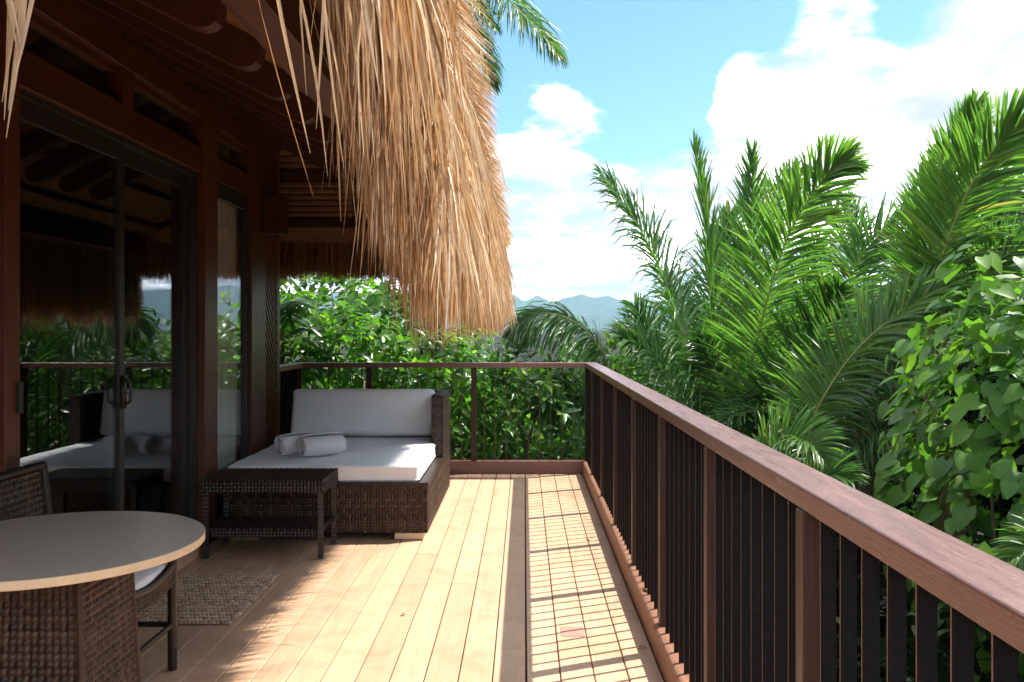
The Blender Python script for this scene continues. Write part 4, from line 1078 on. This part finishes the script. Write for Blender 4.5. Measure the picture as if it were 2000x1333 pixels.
for (lab, c, rad, nw, lf, L) in (
 ('low shrub behind the foot of the far railing, left half', (-1.3, 9.55, -.95), (1.3, .55, .9), 110, lance, .19),
 ('low shrub behind the foot of the far railing, right half', (.3, 9.55, -1.0), (1.1, .55, .9), 110, lance, .19)):
    shrub('leafy_shrub', lab, c, rad, nw, lf, L, 60, 'leaf', lo=-.9)

# papaya leaves under the fringe
def palmate():
    mb = MB(); 
    for k in range(7):
        q = R(-125 + k * 41.6); l = 1 - .35 * abs(k - 3) / 3; d = V((math.sin(q), math.cos(q), 0)); s_ = V((d.y, -d.x, 0))
        P = [V((0, 0, 0))] + [d * (l * t) + V((0, 0, -.22 * t * t)) for t in (.3, .55, .8, 1.0)]; mb.ribbon(P, [.10, .17, .24, .15, .01], [s_] * 5, .12)
    return mb.mesh('leaf', 'leaf', True)
pm_ = palmate()
pp = thing('papaya_tree', (-2.75, 9.5, -4.0), 'papaya with lobed leaves between the lattice column and the fringe', 'tree')
mb = MB(); cr = V((-2.70, 9.55, 1.35)); mb.tube([(-2.75, 9.5, -4), (-2.72, 9.52, -1), cr], [.07, .055, .04], 8); mb.build('trunk', 'bark', pp, True)
for i in range(26):
    q = rnd.uniform(0, 6.28); e = rnd.uniform(-.35, .9); l = rnd.uniform(.3, .6); b = cr + V((0, 0, rnd.uniform(-.25, .1)))
    tip = b + V((math.cos(q) * math.cos(e), math.sin(q) * math.cos(e) * .7, math.sin(e))) * l
    m2 = MB(); m2.tint = .3; m2.tube([b, (b + tip) / 2 + V((0, 0, .04)), tip], .006, 5); m2.build('leaf_stalk', 'rachis', pp, True)
    place('leaf', pm_, orient(tip, V((math.cos(q), math.sin(q) * .7, -.45)), (0, -.5, 1), rnd.uniform(.20, .30)), pp)

# heart-leaved climber at the right
heart = leaf_mesh('leaf', 'leaf_heart', .86, 7, .10, .22, 'heart')
hb = thing('heart_leaf_climber', (2.75, 4.9, -4.0), 'dense climber with big heart-shaped leaves at the right edge beside the railing', 'climber')
mats = []; lc = V((3.08, 4.95, .60))
for i in range(1700):
    while True:
        d = V((rnd.gauss(0, 1), rnd.gauss(0, 1), rnd.gauss(0, 1))).normalized()
        if d.z > -.85: break
    k = (.70 + .34 * rnd.random() ** .6) * (1 + .24 * fnoise(d.x * 2.3 + 3, d.y * 2.3, d.z * 2.3) + .12 * fnoise(d.x * 6, d.y * 6 + 9, d.z * 6))
    p = lc + V((d.x * (.92 if d.x < 0 else 1.9), d.y * .85, d.z * 1.30)) * k
    dd = (d * .55 + V((rnd.gauss(0, .4), rnd.gauss(0, .4), -.75 + rnd.gauss(0, .3))))
    mats.append(orient(p, dd, d + V((rnd.gauss(0, .3), -.25 + rnd.gauss(0, .3), .55)), .055 + .09 * rnd.random() ** .7))
sprout(hb, heart, mats, 290, 'leaf_heart', lambda p: p.y + .5 * p.x - .3 * p.z)
for i in range(6):
    m2 = MB(); t = lc + V((rnd.uniform(-.6, .5), rnd.uniform(-.6, .4), rnd.uniform(-.2, 1.0))); m2.tube(curve([V((2.75 + rnd.uniform(-.15, .15), 4.9, -4)), V((2.8 + rnd.uniform(-.2, .2), 4.95, -1.2)), t], 10), [.03 - .0024 * k for k in range(11)], 6); m2.build('stem', 'bark', hb, True)

# trees farther off and added shading trees beside the deck
far_leaf = leaf_mesh('leaf', 'leaf_far', .5, 3, .1, .2)
dark_leaf = leaf_mesh('leaf', 'leaf_shaded', .42, 4, .1, .3)
def tree(name, label, c, rad, n_, leaf, L, m_, group, nobj=0): 
    c = V(c); o = thing(name, (c.x, c.y, -4.0), label, 'tree', group); mats = []; sd = rnd.uniform(0, 90)
    for i in range(n_):
        d = V((rnd.gauss(0, 1), rnd.gauss(0, 1), rnd.gauss(0, 1))).normalized()
        k = (.55 + .5 * rnd.random() ** .5) * (1 + .35 * fnoise(d.x * 2.6 + sd, d.y * 2.6, d.z * 2.6) + .2 * fnoise(d.x * 6 + sd, d.y * 6, d.z * 6))
        p = c + V((d.x * rad[0], d.y * rad[1], d.z * rad[2])) * k
        mats.append(orient(p, d + V((rnd.gauss(0, .5), rnd.gauss(0, .5), rnd.gauss(-.1, .4))), d * .5 + V((rnd.gauss(0, .3), rnd.gauss(0, .3), .8)), L * rnd.uniform(.7, 1.2)))
    mb = MB(); base = [v.co.copy() for v in leaf.vertices]; fs = [tuple(p.vertices) for p in leaf.polygons]
    for M in mats: mb.tint = rnd.random(); mb.add([M @ v for v in base], fs)
    mb.build('crown', m_, o, True)
    mb = MB(); mb.tube([(c.x, c.y, -4), (c.x + .1, c.y, c.z - rad[2] * .6), (c.x, c.y, c.z + rad[2] * .3)], [.16, .11, .05], 8)
    for k in range(5):
        q = k * 1.3; mb.tube([(c.x + .05, c.y, c.z - rad[2] * .5), (c.x + rad[0] * .6 * math.cos(q), c.y + rad[1] * .6 * math.sin(q), c.z + rad[2] * .3)], [.06, .02], 6)
    mb.build('trunk', 'bark', o, True)
    return o
G = 'trees in the valley beyond the deck'
tree('bushy_tree', 'light green bushy tree between the corner frond and the centre palm', (1.7, 16.5, -.75), (1.3, 1.3, 1.9), 4200, far_leaf, .24, 'leaf_far', G)
tree('bushy_tree', 'round green tree behind the thatch end and the corner frond', (-1.5, 15.0, -1.0), (1.3, 1.4, 2.2), 3600, far_leaf, .24, 'leaf_far', G)
tree('bushy_tree', 'low light green bush just above the far railing corner', (.45, 13.6, -.75), (1.1, 1.0, 1.5), 2600, far_leaf, .22, 'leaf_far', G)
tree('bushy_tree', 'green tree glimpsed low behind the crossing palm fronds', (6.4, 17.5, -.6), (2.4, 1.6, 2.6), 3600, far_leaf, .26, 'leaf_far', G)
tree('bushy_tree', 'tree filling the gap under the far thatch fringe', (-4.0, 14.0, .3), (2.2, 1.6, 2.6), 3600, far_leaf, .26, 'leaf_far', G)
tree('bushy_tree', 'hazy tree crown low on the horizon under the mountains', (.9, 30.0, -4.0), (4.0, 2.5, 3.0), 4200, far_leaf, .34, 'leaf_far', G)
tree('bushy_tree', 'hazy tree crown on the horizon right of the mountains', (9.5, 34.0, -2.0), (5.0, 2.5, 3.6), 4200, far_leaf, .36, 'leaf_far', G)
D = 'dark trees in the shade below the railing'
tree('shade_tree', 'dark foliage in deep shade behind the nearest railing posts', (2.0, 2.3, -2.0), (1.0, 1.5, 1.7), 4200, dark_leaf, .16, 'leaf_shaded', D)
tree('shade_tree', 'dark foliage in deep shade below the heart-leaved climber', (2.3, 4.6, -1.9), (1.1, 1.3, 1.7), 4200, dark_leaf, .16, 'leaf_shaded', D)
tree('shade_tree', 'dark foliage in deep shade below the middle of the handrail', (1.9, 6.4, -1.9), (.95, 1.2, 1.7), 4200, dark_leaf, .16, 'leaf_shaded', D)
tree('shade_tree', 'dark foliage in deep shade under the centre palm', (2.2, 8.6, -1.8), (1.2, 1.2, 1.7), 4200, dark_leaf, .16, 'leaf_shaded', D)
tree('shade_tree', 'dark foliage just outside the railing corner', (1.5, 7.9, -2.0), (.7, 1.0, 1.6), 2600, dark_leaf, .16, 'leaf_shaded', D)
tree('shade_tree', 'dark foliage behind the bright frond right of the middle', (3.6, 7.6, -.9), (1.0, 1.2, 1.7), 3600, dark_leaf, .17, 'leaf_shaded', D)
tree('shade_tree', 'dark foliage low behind the crossing fronds', (4.9, 10.6, -.9), (1.6, 1.2, 2.0), 3600, dark_leaf, .18, 'leaf_shaded', D)
tree('added_canopy_tree', 'unseen leafy tree added right of the deck for its shade', (4.3, 2.6, 1.1), (1.3, 1.5, 1.5), 4200, far_leaf, .24, 'leaf_far', None)  # canopy added mostly out of view to shade the undergrowth behind the rail
tree('added_canopy_tree', 'leafy tree added behind the heart-leaved climber for its shade', (4.9, 5.3, 1.2), (1.4, 1.5, 1.6), 4200, far_leaf, .24, 'leaf_far', None)
tree('added_canopy_tree', 'leafy tree added under the tall palm at the right edge for shade', (5.3, 8.1, .9), (1.3, 1.5, 1.6), 4200, far_leaf, .24, 'leaf_far', None)

# ------------------------------------------------------------------ haze in the valley air
mh, n = mat('haze')
pv = n.new('ShaderNodeVolumePrincipled'); pv.inputs['Color'].default_value = (.46, .69, 1.0, 1); pv.inputs['Density'].default_value = 0.00016; pv.inputs['Anisotropy'].default_value = 0.2
o_ = n.new('ShaderNodeOutputMaterial'); n.link(pv.outputs[0], o_.inputs['Volume'])
hz = MB().box(-6200, -6200, -7.5, 6200, 6200, 190).build('haze', 'haze')
tag(hz, 'pale blue haze filling the valley air', kind='stuff')

# ------------------------------------------------------------------ fallen leaves
dry = leaf_mesh('leaf', 'palm_dry', .45, 5, .15, .3)
for (x, y, z, q, L, lab) in ((.632, 4.33, .1275, 1.9, .075, 'dry tan leaf lying on the ledge under the railing rods'), (.515, 3.90, .006, .4, .05, 'small dry leaf on the deck boards beside the ledge'), (.47, 5.9, .006, 2.5, .06, 'dry leaf on the sunlit boards near the far corner'), (-.62, 4.35, .006, 1.1, .04, 'tiny dry leaf on the open sunlit boards in mid deck')):
    o = bpy.data.objects.new('fallen_leaf', dry); col.objects.link(o); o.matrix_basis = orient((x, y, z + L * .1), (math.cos(q), math.sin(q), .06), (0, 0, 1), L)
    tag(o, lab, 'leaf', 'fallen leaves on the deck')
